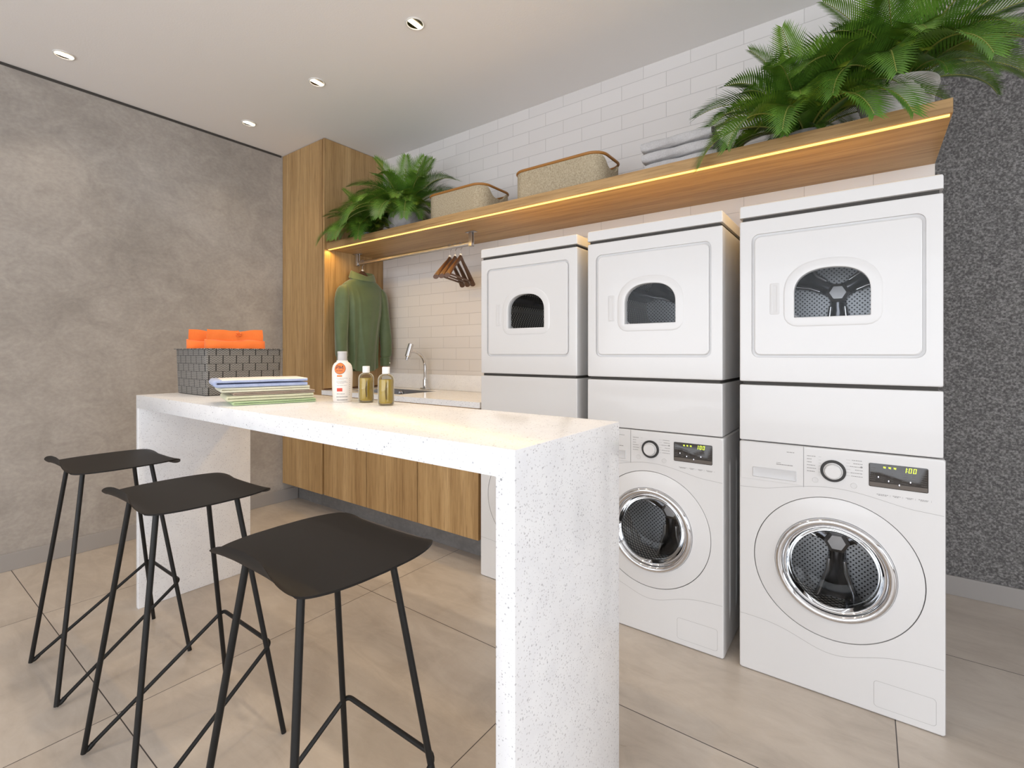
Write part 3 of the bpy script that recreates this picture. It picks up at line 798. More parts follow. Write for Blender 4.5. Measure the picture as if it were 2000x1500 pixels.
def make_washer(X, label):
    t = thing('washing_machine', (X + .2975, 2.30, 0), label, 'washing machine', 'white front loading washing machines')
    W_ = .595; Hh = .868; yf = YM - .004; c = (X + .300, .450)
    mb = MB(); hole = circ(*c, .2485)
    rbox_body(mb, X, X + W_, .001, Hh, yf, YB, .007, hole, c, .010)
    for yy in (2.13, 2.25):       # pressed ribs on the sides
        for sx_, nx in ((X + W_, 1), (X, -1)):
            pts = [(sx_ + nx * -.001, yy, .14), (sx_ + nx * .001, yy, .16), (sx_ + nx * .001, yy, .73), (sx_ + nx * -.001, yy, .75)]
            mb.tube(pts, [.004, .013, .013, .004], 10, flat=1.0) if False else mb.loft([[(sx_, yy - .014, z), (sx_ + nx * .003 * k, yy - .009, z), (sx_ + nx * .003 * k, yy + .009, z), (sx_, yy + .014, z)] for z, k in ((.12, 0), (.15, 1), (.74, 1), (.77, 0))], closed=False)
    obj('body', mb, ENAMEL, t, 30)
    # seams
    sm = MB()
    def ribbon(f, z_, x0, x1, n=40, w_=.0011):
        vs = []
        for i in range(n + 1):
            x = x0 + (x1 - x0) * i / n; z = z_(x - X); vs += [(x, yf - .0003, z - w_ / 2), (x, yf - .0003, z + w_ / 2)]
        f.add(vs, [[2 * i, 2 * i + 2, 2 * i + 3, 2 * i + 1] for i in range(n)])
    def sup(x):
        if x < .08: return .693 + .004 * (x / .08)
        if x < .52: return .697 + .036 * math.sin((x - .08) / .44 * PI) ** 1.3
        return .697 - .006 * (x - .52) / .075
    def slo(x): return .210 - .056 * math.exp(-((x - .297) / .13) ** 2) if True else 0
    ribbon(sm, sup, X + .004, X + .590); obj('panel_seam', sm, SEAM, t, 0)
    sm = MB(); ribbon(sm, slo, X + .004, X + .590); obj('panel_seam', sm, SEAM, t, 0)
    fl = MB(); front(fl, [(rrect(X + .4148, X + .5712, .0268, .1112, .0095), yf - .0001), (rrect(X + .4148, X + .5712, .0268, .1112, .0095), yf - .0004)], (X + .49, .07), cap1=True)
    ff = obj('filter_flap', fl, ENAMEL, t, 30)
    fl = MB(); front(fl, [(rrect(X + .4140, X + .5720, .0260, .1120, .010), yf - .0003), (rrect(X + .4149, X + .5711, .0269, .1111, .0093), yf - .0003)], (X + .49, .07))
    obj('flap_seam', fl, SEAM, ff, 0)
    # detergent drawer
    dr = MB().box(X + .006, X + .212, yf - .0015, yf - .0001, .726, .864, .001, 1)
    dw = obj('detergent_drawer', dr, ENAMEL, t, 30)
    obj('drawer_gap', MB().box(X + .2122, X + .2138, yf - .0006, yf - .0001, .722, .867), SEAM, t, 0)
    hd = MB(); front(hd, [(rrect(X + .047, X + .191, .737, .775, .004, 3), yf - .0016), (rrect(X + .049, X + .189, .739, .773, .003, 3), yf - .0045), (rrect(X + .052, X + .186, .741, .770, .003, 3), yf - .0035)], (X + .12, .756), cap1=True)
    obj('drawer_handle', hd, HANDLEW, dw, 30)
    rnd = random.Random(5)
    pr_ = MB(); dashes(pr_, X + .160, X + .184, .841, yf - .0016, .0022, rnd); obj('drawer_print', pr_, PRINT, dw, 0); pr_ = MB(); dashes(pr_, X + .127, X + .142, .799, yf - .0016, .0016, rnd); dashes(pr_, X + .126, X + .180, .793, yf - .0016, .0028, rnd)
    obj('drawer_print', pr_, PRINT, dw, 0)
    # programme print around the dial
    pr_ = MB()
    pq_ = MB()
    for k in range(6):
        z = .836 - k * .0107
        dashes(pq_, X + .223, X + .223 + rnd.uniform(.014, .034), z, yf - .0001, .0022, rnd, .002, .006)
        dashes(pr_, X + .384 - rnd.uniform(.016, .036), X + .384, z, yf - .0001, .0022, rnd, .002, .006)
        pq_.box(X + .258, X + .266, yf - .0002, yf - .0001, z - .0003, z + .0003); pr_.box(X + .338, X + .350, yf - .0002, yf - .0001, z - .0003, z + .0003)
    obj('programme_print', pq_, PRINT, t, 0)
    pq_ = MB()
    for k, (a, b) in enumerate(((.422, .452), (.464, .484), (.497, .516), (.529, .555))):
        dashes(pq_, X + a, X + b, .7330, yf - .0001, .0018, rnd, .002, .006); dashes(pq_, X + a + .004, X + b - .004, .7300, yf - .0001, .0018, rnd, .002, .006)
        pq_.box(X + b + .005, X + b + .0055, yf - .0002, yf - .0001, .7285, .7345)
    obj('button_print', pq_, PRINT, t, 0)
    pr_.lathe([(.0001, -.0003), (.0032, -.0003), (.0032, 0)], (X + .381, yf - .0001, .8155), 14, axis='y')
    obj('programme_print', pr_, PRINT, t, 0)
    for (a, b) in ((.2485, .753), (.360, .750)):
        obj('button', MB().lathe([(.0095, 0), (.0095, -.0008), (.0088, -.0012), (.0082, -.0006), (.001, -.0006)], (X + a, yf - .0001, b), 28, axis='y', cap1=True), ENAMEL2, t)
    k = (X + .301, yf - .0001, .792)
    kn = obj('dial_ring', MB().lathe([(.0375, 0), (.0375, -.004), (.036, -.0055), (.029, -.0055), (.029, -.001)], k, 48, axis='y', cap1=True), BLACKP, t)
    obj('dial', MB().lathe([(.0285, -.001), (.0285, -.007), (.0265, -.008), (.0245, -.006), (.0240, -.018), (.022, -.0205), (.001, -.0205)], k, 48, axis='y', cap1=True), ENAMEL, kn)
    # display
    dm = MB(); sx0, sx1, sz0, sz1 = X + .401, X + .553, .7565, .8345
    front(dm, [(rrect(sx0, sx1, sz0, sz1, .004, 3), yf - .0001), (rrect(sx0, sx1, sz0, sz1, .004, 3), yf - .0012), (rrect(sx0 + .001, sx1 - .001, sz0 + .001, sz1 - .001, .003, 3), yf - .0016)], ((sx0 + sx1) / 2, .795), cap1=True)
    ds = obj('display', dm, SCREEN, t, 30)
    yd = yf - .0017
    obj('touch_strip', MB().box(sx0 + .002, sx1 - .002, yd - .0002, yd, sz0 + .002, sz0 + .0155), SCREENB, ds, 0)
    dg = MB(); digits(dg, X + .4905, .8135, yd, .0165, '1'); digits(dg, X + .5035, .8135, yd, .0165, '0'); digits(dg, X + .5150, .8135, yd, .0165, '0')
    for z in (.818, .8245): dg.box(X + .5008, X + .5022, yd - .0004, yd, z, z + .0015)
    obj('time_digits', dg, DIGIT, ds, 0)
    ic = MB()
    for a in (.4425, .456, .4695): ic.box(X + a - .0034, X + a + .0036, yd - .0003, yd, .8245, .8265).box(X + a - .0026, X + a + .0006, yd - .0003, yd, .8215, .8243).box(X + a + .0012, X + a + .0030, yd - .0003, yd, .8205, .8243)
    obj('status_icon', ic, DIGIT, ds, 0)
    dots = MB()
    for a, b in ((.4265, .7905), (.4535, .7805), (.481, .7715), (.509, .7845)): dots.box(X + a - .0012, X + a + .0012, yd - .0004, yd, b - .0023, b + .0023, .0003, 1)
    obj('indicator_light', dots, DOT, ds, 0)
    pl = MB()
    for k in range(7):
        z = .7785 + k * .0068
        if k < 7: dashes(pl, X + .404, X + .419, z, yd, .0014, rnd, .002, .005)
        if k < 5: dashes(pl, X + .432, X + .442, z, yd, .0012, rnd, .002, .004); dashes(pl, X + .458, X + .466, z, yd, .0012, rnd, .002, .004); dashes(pl, X + .487, X + .504, z, yd, .0012, rnd, .002, .005); dashes(pl, X + .513, X + .523, z, yd, .0012, rnd, .002, .004)
        if k < 6: dashes(pl, X + .536, X + .549, z, yd, .0014, rnd, .002, .005)
    obj('display_print', pl, mat('dim_print', (0.10, 0.09, 0.08), 0.5) if 'dim_print' not in bpy.data.materials else bpy.data.materials['dim_print'], ds, 0)
    # porthole door
    mb = MB().lathe([(.2463, .010), (.2463, .002), (.2448, .0003), (.235, -.0008), (.20, -.005), (.1785, -.0065), (.1770, -.004)], (c[0], yf, c[1]), 96, axis='y')
    dd = obj('door', mb, ENAMEL, t, 40)
    obj('door_gap', MB().lathe([(.2485, .0095), (.2463, .0095)], (c[0], yf, c[1]), 96, axis='y'), GAP, t, 0)
    mb = MB().lathe([(.1770, -.003), (.1768, -.0085), (.1750, -.0135), (.1715, -.0175), (.1665, -.0190), (.1615, -.0185), (.1570, -.0160), (.1535, -.0120), (.1510, -.0070), (.1490, -.0030), (.1470, -.0012), (.1450, -.0022), (.1430, -.0010), (.1420, .006)], (c[0], yf, c[1]), 96, axis='y')
    obj('chrome_ring', mb, CHROME, dd, 60)
    mb = MB().lathe([(.1425, .001), (.139, .024), (.128, .044), (.105, .060), (.07, .068), (.003, .071)], (c[0], yf, c[1]), 64, axis='y', cap1=True)
    obj('door_glass', mb, PANE, dd, 60)
    dr_ = drum(t, (X + .300, .450), yf + .078, yf + .30, .225)
    obj('door_seal', MB().lathe([(.1435, .024), (.160, .040), (.175, .07), (.225, .077)], (c[0], yf, c[1]), 64, axis='y'), SEAM, t, 60)
    return t

XS = (-0.398, -1.049, -1.693)
wsh = make_washer(XS[0], 'white front loading washing machine fully in view, nearest the dark wall')
dry = make_dryer(XS[0], 'white tumble dryer largest in view, topmost of the stack nearest the dark wall')
ped = make_pedestal(XS[0], 'plain white spacer box at the right end of the row, between dryer and washing machine')
for X, lw, ld, lp in ((XS[1], 'white washing machine in the middle of the row, partly behind the island end panel', 'white tumble dryer on the middle stack, orange light mirrored in its window', 'plain white spacer box in the middle stack, above the half hidden washing machine'),
                      (XS[2], 'white washing machine almost hidden behind the island, a sliver beside the oak base cabinets', 'white tumble dryer beside the sink worktop, smallest of the three in view', 'plain white spacer box of the stack beside the sink worktop')):
    d = X - XS[0]
    copy_tree(wsh, wsh.location + Vector((d, 0, 0)), lw); copy_tree(dry, dry.location + Vector((d, 0, 0)), ld); copy_tree(ped, ped.location + Vector((d, 0, 0)), lp)

# ------------------------------------------------------------------ island
IX0, IX1, IY0, IY1, IZ = -2.788, -0.577, 0.797, 1.308, 1.004
t = thing('island_counter', ((IX0 + IX1) / 2, 1.05, 0), 'white speckled stone island counter with waterfall ends, stools in front', 'island counter')
obj('countertop', MB().loft([rl(IX0, IX1, IY0, IY1, .001, .943, 2), rl(IX0, IX1, IY0, IY1, .001, IZ - .002, 2), rl(IX0 + .0008, IX1 - .0008, IY0 + .0008, IY1 - .0008, .001, IZ - .0006, 2), rl(IX0 + .002, IX1 - .002, IY0 + .002, IY1 - .002, .001, IZ, 2)], True, True), QUARTZ, t, 30)
obj('end_panel', MB().loft([rl(IX0, IX0 + .031, IY0, IY1, .001, .001, 2), rl(IX0, IX0 + .031, IY0, IY1, .001, .943, 2)], True, True), QUARTZ, t, 30)
obj('end_panel', MB().loft([rl(IX1 - .050, IX1, IY0, IY1, .001, .001, 2), rl(IX1 - .050, IX1, IY0, IY1, .001, .943, 2)], True, True), QUARTZ, t, 30)

# ------------------------------------------------------------------ stools
def make_stool(cx, cy, label):
    t = thing('bar_stool', (cx, cy, 0), label, 'bar stool', 'black bar stools along the island')
    a, b, ex = .203, .200, 2 / 4.2
    def S(th): c_, s_ = math.cos(th), math.sin(th); y_ = math.copysign(abs(s_) ** ex, s_); return a * (1 - .12 * y_ * y_) * math.copysign(abs(c_) ** ex, c_), b * y_
    def zf(x, y):
        v = y / b; u_ = x / a; k = max(0.0, 1 - abs(u_) ** 2.2)
        f0 = .71 if v < 0 else .70
        if abs(v) < f0 or k < .01: return y, .778
        L = (abs(v) - f0) * b; f = k * (1.9 if v < 0 else 1.35) * (abs(v) - f0) / (1 - f0)
        dy, dz = L * math.sin(f) / f if f > .001 else L, L * (1 - math.cos(f)) / f if f > .001 else 0
        return math.copysign(f0 * b + dy, y), .778 + (dz if v < 0 else -dz)
    n, m = 96, 22; mb = MB()
    th_ = .0045
    for s_, inv in ((0, False), (-th_, True)):
        vs = [(cx, cy, .778 + s_)]
        for j in range(1, m + 1):
            for i in range(n):
                px, py = S(2 * PI * i / n); px *= j / m; py *= j / m; yz = zf(px, py); vs.append((cx + px, cy + yz[0] - (s_ * .9 if j > m * .72 and py < 0 and abs(px) < a * .8 else 0), yz[1] + s_))
        fs = [[0, 1 + i, 1 + (i + 1) % n] for i in range(n)]
        for j in range(m - 1):
            for i in range(n): fs.append([1 + j * n + i, 1 + (j + 1) * n + i, 1 + (j + 1) * n + (i + 1) % n, 1 + j * n + (i + 1) % n])
        mb.add(vs, fs)
    N = 1 + n * m; o = 1 + n * (m - 1)
    for i in range(n): mb.f.append([o + i, o + (i + 1) % n, N + o + (i + 1) % n, N + o + i]); mb.m.append(0)
    obj('seat', mb, SEATM, t, 50)
    tx, ty0, ty1 = .104, -.118, .089; fx, fy0, fy1 = .198, -.207, .193; zt = .7725; R = .0075
    zb = .285; k = (zt - zb) / zt; bx = tx + (fx - tx) * k; by = ty1 + (fy1 - ty1) * k + .0135
    for sx_ in (-1, 1):
        obj('leg', MB().tube([(cx + sx_ * tx, cy + ty0, zt), (cx + sx_ * fx, cy + fy0, .0075)], R, 12), BLACKM, t)
        obj('leg', MB().tube([(cx + sx_ * tx, cy + ty1, zt), (cx + sx_ * fx, cy + fy1, .0005)], R, 12), BLACKM, t)
    r_ = .0062; pts = []
    def P(x, y, z): return Vector((cx + x, cy + y, z))
    bx += .002
    A = P(-fx, fy0, .008); B = P(-bx, by, zb); Cc = P(bx, by, zb); D = P(fx, fy0, .008)
    def corner(p, q, r, rad, n=6):
        d1 = (p - q).normalized(); d2 = (r - q).normalized(); s0 = q + d1 * rad; s1 = q + d2 * rad
        return [(s0.lerp(q, i / n)).lerp(q.lerp(s1, i / n), i / n) for i in range(n + 1)]
    path = [A] + corner(A, B, Cc, .022) + corner(B, Cc, D, .022) + [D]
    obj('footrest', MB().tube(path, r_, 12), BLACKM, t)
    # bent feet joining front leg and footrest
    for sx_ in (-1, 1):
        f_ = P(sx_ * fx, fy0, .0078); up = P(sx_ * tx, ty0, zt); rs = P(sx_ * bx, by, zb)
        q = f_ + Vector((0, -.002, 0))
        obj('foot_bend', MB().tube([f_.lerp(up, .03)] + corner(f_.lerp(up, .028), f_ + Vector((0, .004, -.0005)), f_.lerp(rs, .06), .014) + [f_.lerp(rs, .06)], R * .98, 12), BLACKM, t)
    return t
s0 = make_stool(-2.408, .617, 'black bar stool farthest from the camera, by the left end panel of the island')
copy_tree(s0, (-1.688, .617, 0), 'black bar stool in the middle of the row of three')
copy_tree(s0, (-.959, .617, 0), 'black bar stool closest to the camera, its seat largest in view')

# ------------------------------------------------------------------ things on the island
# dark woven basket
BX0, BX1, BY0, BY1 = -2.782, -2.440, .956, 1.318
t = thing('woven_basket', ((BX0 + BX1) / 2, (BY0 + BY1) / 2, IZ), 'charcoal woven plastic basket holding orange cloths on the island', 'basket')
mb = MB(); zb0, zb1 = IZ + .0005, 1.224
def bl(o_, z, r=.014): return [(x, y, z) for x, y in rrect(BX0 + o_, BX1 - o_, BY0 + o_, BY1 - o_, r, 5)]
mb.loft([bl(.006, zb0 + .004), bl(.006, zb0), bl(.010, zb0)], False, True)
mb2 = MB(); mb2.loft([bl(.010, zb0 + .0005), bl(.006, zb0 + .003), bl(.000, zb1 - .004), bl(.003, zb1 - .004), bl(.009, zb0 + .006)], True, True)
def buv(p, lp):
    cx_, cy_ = (BX0 + BX1) / 2, (BY0 + BY1) / 2
    if abs(p.x - cx_) / (BX1 - BX0) > abs(p.y - cy_) / (BY1 - BY0): return ((p.y - BY0) + .345 + .6, p.z - zb0)
    return (p.x - BX0 + .6, p.z - zb0)
obj('shell', mb2, WEAVE, t, 40, uv=buv)
mb3 = MB(); mb3.loft([bl(.004, zb1 - .006), bl(-.008, zb1 - .003), bl(-.008, zb1), bl(.004, zb1), bl(.004, zb1 - .006)])
obj('rim', mb3, WEAVE, t, 30, uv=lambda p, lp: (p.x + p.y, p.z * 0 + (p.x - p.y) * .35))
# orange cloth packs standing in the basket
def pack(cx, cy, phi, wd, zt, label, seed):
    t = thing('folded_cloth', (cx, cy, IZ + .006), label, 'folded cloth', 'orange folded cloths in the woven basket')
    d = Vector((math.cos(phi), math.sin(phi), 0)); nv = Vector((-d.y, d.x, 0)); o = Vector((cx, cy, 0)); rn = random.Random(seed)
    def Q(u_, w_, z): p = o + d * u_ + nv * w_; return (p.x, p.y, z)
    zb_ = IZ + .006
    prof = []
    zh = zt - .055
    body = []
    for k in range(25):
        u_ = -1 + 2 * k / 24; e_ = (1 - abs(u_) ** 6) ** .5 if abs(u_) < 1 else 0.0
        hw = .042 * (.35 + .65 * e_); row = []
        for a in range(20):
            th = 2 * PI * a / 20; cw, sw = math.cos(th), math.sin(th)
            z = (zb_ + zh) / 2 + (zh - zb_) / 2 * math.copysign(abs(sw) ** .35, sw)
            w_ = hw * math.copysign(abs(cw) ** .6, cw) * (1.08 - .25 * max(0, sw))
            w_ += .003 * math.sin(7 * u_ + 3 * th + seed)
            row.append(Q(u_ * wd / 2, w_, z - .004 * math.cos(5 * u_ + seed)))
        body.append(row)
    obj('body', MB().loft(body, True, True), ORANGE, t, 60)
    fl = []
    for k in range(25):
        u_ = -1 + 2 * k / 24; sag = .010 * (1 - u_ * u_) + .003 * math.sin(6 * u_ + seed); ww = wd / 2 * .93
        fl.append([Q(u_ * ww, -.010, zh - .012), Q(u_ * ww, -.016 - .002 * math.sin(9 * u_), zh + .02), Q(u_ * ww * .985, -.004, zt - sag), Q(u_ * ww * .985, .002, zt - sag - .001), Q(u_ * ww, .006, zh + .02), Q(u_ * ww, .012, zh - .012)])
    obj('flap', MB().loft(fl, True, True), ORANGE, t, 60)
    if seed == 1:
        kn = MB()
        for q in range(6):
            a = q * 1.05; kn.tube([Q(.012 + .010 * math.cos(a + s_ * .8), -.020 - .004 * math.sin(s_ * 3), zh + .028 + .009 * math.sin(a + s_ * .8)) for s_ in (0, .5, 1, 1.5)], .0032, 6)
        obj('knot', kn, ORANGE, t, 60)
    return t
pack(-2.545, 1.135, 1.22, .262, 1.322, 'orange folded cloth in front in the woven basket, with a knot on its flap', 1)
pack(-2.660, 1.085, 1.22, .235, 1.322, 'orange folded cloth half hidden behind the other in the woven basket', 2)

# stack of folded cloths
A = Vector((-1.905, .835, 0)); dl = Vector((.31, .95, 0)).normalized(); dn = Vector((-dl.y, dl.x, 0))
def folded(z0, th, L, D, mats, name, label, sh=0.0, back=0.0, fold='l', seed=0, cat='folded cloth', group='folded cloths stacked on the island', o=A, dl=dl, dn=dn, wob=.0025, gap=.35, layers=2):
    """one cloth folded over itself: a flat U with its bend at the left end"""
    rn = random.Random(seed); mb = MB()
    tt = th * (1 - gap * .25) / 2
    path = []
    zl, zu = z0 + tt * .55, z0 + th - tt * .55
    n = 26; r = (zu - zl) / 2
    for i in range(n + 1): path.append((L - (L) * i / n + 0, zl + 0, 1))
    for i in range(1, 8):
        a = PI * i / 8; path.append((-r * 1.15 * math.sin(a), (zl + zu) / 2 - r * math.cos(a), 0))
    for i in range(n + 1): path.append((L * i / n, zu, 2))
    ph = [rn.uniform(0, 6) for _ in range(4)]
    loops = []
    for j in range(len(path)):
        s_, z, kk = path[j]; p0 = path[max(0, j - 1)]; p1 = path[min(len(path) - 1, j + 1)]
        tx_, tz_ = p1[0] - p0[0], p1[1] - p0[1]; q = math.hypot(tx_, tz_) or 1; nx_, nz_ = -tz_ / q, tx_ / q
        wv = wob * (math.sin(s_ * 24 + ph[0]) * .5 + math.sin(s_ * 53 + ph[1]) * .3)
        half = tt * .5
        ring = []
        for w_, e_ in ((0, .55), (.004, 1), (D * .5, 1), (D - .004, 1), (D, .55)):
            ring.append((s_ + nx_ * half * e_, w_ + wv, z + nz_ * half * e_ + (wv * .25 if kk == 2 else 0)))
        for w_, e_ in ((D, .55), (D - .004, 1), (D * .5, 1), (.004, 1), (0, .55)):
            ring.append((s_ - nx_ * half * e_, w_ + wv, z - nz_ * half * e_ + (wv * .25 if kk == 2 else 0)))
        loops.append([tuple(o + dl * (sh + a) + dn * (back + b) + Vector((0, 0, c_))) for a, b, c_ in ring])
    mb.loft(loops, True, True)
    if isinstance(mats, tuple):
        for j in range(n + 9, len(path) - 1):
            for k in range(0, 4): mb.m[j * 10 + k] = 1
    return top(name, mb, mats, label, cat, group, 60)
z = IZ + .0006
folded(z, .0145, .290, .215, GREENC, 'folded_cloth', 'leaf green folded cloth at the bottom of the stack on the island', .010, .000, seed=1); z += .0150
folded(z, .0215, .300, .215, LIME, 'folded_cloth', 'pale lime folded cloth second from the bottom of the stack', -.008, .006, seed=2); z += .0220
folded(z, .0120, .285, .212, BROWN, 'folded_cloth', 'thin brown folded cloth in the middle of the stack', .012, .008, seed=3); z += .0125
folded(z, .0180, .305, .210, CREAM, 'folded_cloth', 'cream sage folded cloth just under the blue one', -.028, .006, seed=4); z += .0185
folded(z, .0300, .310, .212, (BLUE, CREAMTOP), 'folded_cloth', 'blue and cream folded cloth on top of the stack on the island', -.042, .004, seed=5, gap=.9)

# bottles
def lotion(cx, cy):
    t = thing('lotion_bottle', (cx, cy, IZ), 'cream lotion bottle with round orange label and grey cap on the island', 'bottle')
    a0 = math.atan2(-cy, -cx)       # label looks at the room's middle
    rx, ry = .040, .034
    def el(r, z, n=48): return [(cx + math.cos(a0 + PI / 2) * rx * r * math.cos(2 * PI * k / n) + math.cos(a0) * ry * r * math.sin(2 * PI * k / n), cy + math.sin(a0 + PI / 2) * rx * r * math.cos(2 * PI * k / n) + math.sin(a0) * ry * r * math.sin(2 * PI * k / n), IZ + z) for k in range(n)]
    prof = [(.86, .0008), (.90, .004), (.93, .02), (.98, .06), (1.0, .105), (1.0, .125), (.97, .138), (.90, .148), (.78, .156), (.62, .161), (.54, .164), (.54, .168), (.46, .168), (.46, .172)]
    obj('body', MB().loft([el(*p) for p in prof], True, True), LOTION, t, 50)
    cp = []
    for r, z in ((.0178, .1685), (.0182, .170), (.0180, .196), (.0186, .197), (.0186, .203), (.0175, .205)): cp.append([(cx + r * (1 + .012 * (k % 2)) * math.cos(2 * PI * k / 56), cy + r * (1 + .012 * (k % 2)) * math.sin(2 * PI * k / 56), IZ + z) for k in range(56)])
    obj('cap', MB().loft(cp, True, True), CAPG, t, 30)
    def on(u_, z, out):
        """point on the bottle skin: u_ metres to the right on the label, z above the counter"""
        th = -u_ / rx + PI / 2
        rr = 1.0
        for (r1, z1), (r2, z2) in zip(prof, prof[1:]):
            if z1 <= z <= z2: rr = r1 + (r2 - r1) * (z - z1) / max(1e-6, z2 - z1)
        q1 = math.cos(th) * (rx * rr + out); q2 = math.sin(th) * (ry * rr + out)
        # label sits on the left half, as in the photo
        return (cx + math.cos(a0 + PI / 2) * -q1 * -1 + math.cos(a0) * q2, cy + math.sin(a0 + PI / 2) * q1 + math.sin(a0) * q2, IZ + z)
    LU = -.010
    def disc(r, out, zc=.139, sq=1.0):
        mb = MB(); vs = [on(LU, zc, out)]
        for j in range(1, 5):
            for k in range(40): vs.append(on(LU + r * j / 4 * math.cos(2 * PI * k / 40), zc + r * j / 4 * sq * math.sin(2 * PI * k / 40), out))
        fs = [[0, 1 + k, 1 + (k + 1) % 40] for k in range(40)]
        for j in range(3):
            for k in range(40): fs.append([1 + j * 40 + k, 1 + j * 40 + (k + 1) % 40, 1 + (j + 1) * 40 + (k + 1) % 40, 1 + (j + 1) * 40 + k])
        mb.add(vs, fs); return mb
    obj('label_border', disc(.0232, .0006, .136), PRINTD, t, 0); obj('round_label', disc(.0215, .0010, .136), LABELO, t, 0)
    def patch(mb, u0, u1, z0, z1, out=.0006, n=6):
        vs = []
        for k in range(n + 1): vs += [on(u0 + (u1 - u0) * k / n, z0, out), on(u0 + (u1 - u0) * k / n, z1, out)]
        mb.add(vs, [[2 * k, 2 * k + 2, 2 * k + 3, 2 * k + 1] for k in range(n)])
    obj('label_bar', (lambda m_: (patch(m_, LU - .011, LU + .009, .103, .1095), m_)[1])(MB()), LABELO, t, 0)
    obj('label_square', (lambda m_: (patch(m_, LU - .012, LU + .010, .044, .0575), m_)[1])(MB()), LABELR, t, 0)
    tx = MB(); rn = random.Random(9)
    def line(z, u0, u1, h):
        x = u0
        while x < u1: l = rn.uniform(.002, .006); patch(tx, x, min(x + l, u1), z, z + h, .0006, 2); x += l + .0012
    for z, u0, u1, h in ((.096, -.020, .024, .0016), (.0915, -.016, .010, .0014), (.084, -.020, .018, .0016), (.080, -.020, .024, .0016), (.0755, -.016, .010, .0014), (.067, -.019, .020, .0016), (.033, -.020, .012, .0028), (.0205, -.022, .026, .0032), (.008, -.020, .026, .0036)): line(z, u0 - .003, u1 - .003, h)
    for u0 in (.030,):
        for k in range(9): patch(tx, u0, u0 + .003, .03 + k * .008, .032 + k * .008, .0006, 1)
    obj('label_print', tx, PRINT, t, 0)
    # the letters PM, drawn as short strokes on the curved label
    mb = MB()
    def stroke(pts, w_=.0026):
        for (u0, z0), (u1, z1) in zip(pts, pts[1:]):
            l = math.hypot(u1 - u0, z1 - z0); nx_, nz_ = -(z1 - z0) / l * w_ / 2, (u1 - u0) / l * w_ / 2
            k_ = max(1, int(l / .002)); vs = []
            for q in range(k_ + 1):
                f = -.0006 / l + q / k_ * (1 + .0012 / l); uu, zz = u0 + (u1 - u0) * f, z0 + (z1 - z0) * f
                vs += [on(LU + uu + nx_, .1335 + zz + nz_, .0016), on(LU + uu - nx_, .1335 + zz - nz_, .0016)]
            mb.add(vs, [[2 * q, 2 * q + 2, 2 * q + 3, 2 * q + 1] for q in range(k_)])
    stroke([(-.0150, .000), (-.0128, .0135)])
    stroke([(-.0136, .0135), (-.0075, .0135), (-.0052, .0115), (-.0058, .0080), (-.0085, .0062), (-.0138, .0062)])
    stroke([(-.0028, .000), (.0002, .0135)]); stroke([(.0002, .0135), (.0045, .0030)]); stroke([(.0045, .0030), (.0118, .0135)]); stroke([(.0118, .0135), (.0122, .000)])
    for k in range(5): patch(mb, LU - .0125 + k * .0050, LU - .0095 + k * .0050, .1255, .1288, .0016, 2)
    obj('label_letters', mb, PRINTD, t, 0)
    return t
lotion(-1.725, 1.183)
def oil(cx, cy, label):
    t = thing('oil_bottle', (cx, cy, IZ), label, 'bottle', 'golden oil bottles on the island')
    R = .0300
    prof = [(.80, .0006), (.93, .002), (1.0, .008), (1.0, .096), (.96, .104), (.82, .112), (.58, .117), (.42, .119), (.42, .122)]
    obj('glass', MB().lathe([(R * a, b) for a, b in prof], (cx, cy, IZ), 40, cap0=True), CLEAR, t, 60)
    li = obj('oil', MB().lathe([(R * .74, .008), (R * .84, .012), (R * .86, .018), (R * .86, .090), (R * .80, .098), (.001, .0982)], (cx, cy, IZ), 36, cap0=True), OIL, t, 60)
    sp = MB(); dx, dy = -cx / math.hypot(cx, cy), -cy / math.hypot(cx, cy)
    sp.tube([(cx + dx * .0262 + .002, cy + dy * .0262, IZ + .024), (cx + dx * .0266 - .001, cy + dy * .0266, IZ + .055), (cx + dx * .0262 + .003, cy + dy * .0262, IZ + .088)], [.002, .0036, .001], 8)
    obj('sprig', sp, OILD, t, 60)
    obj('cap', MB().lathe([(.0138, .1195), (.0142, .121), (.0142, .144), (.0130, .1455)], (cx, cy, IZ), 32, cap0=True, cap1=True), CAPW, t, 30)
    return t
oil(-1.626, 1.225, 'clear bottle of golden oil with white cap, left one beside the lotion bottle')
oil(-1.472, 1.199, 'clear bottle of golden oil with white cap, rightmost and nearest to the camera')

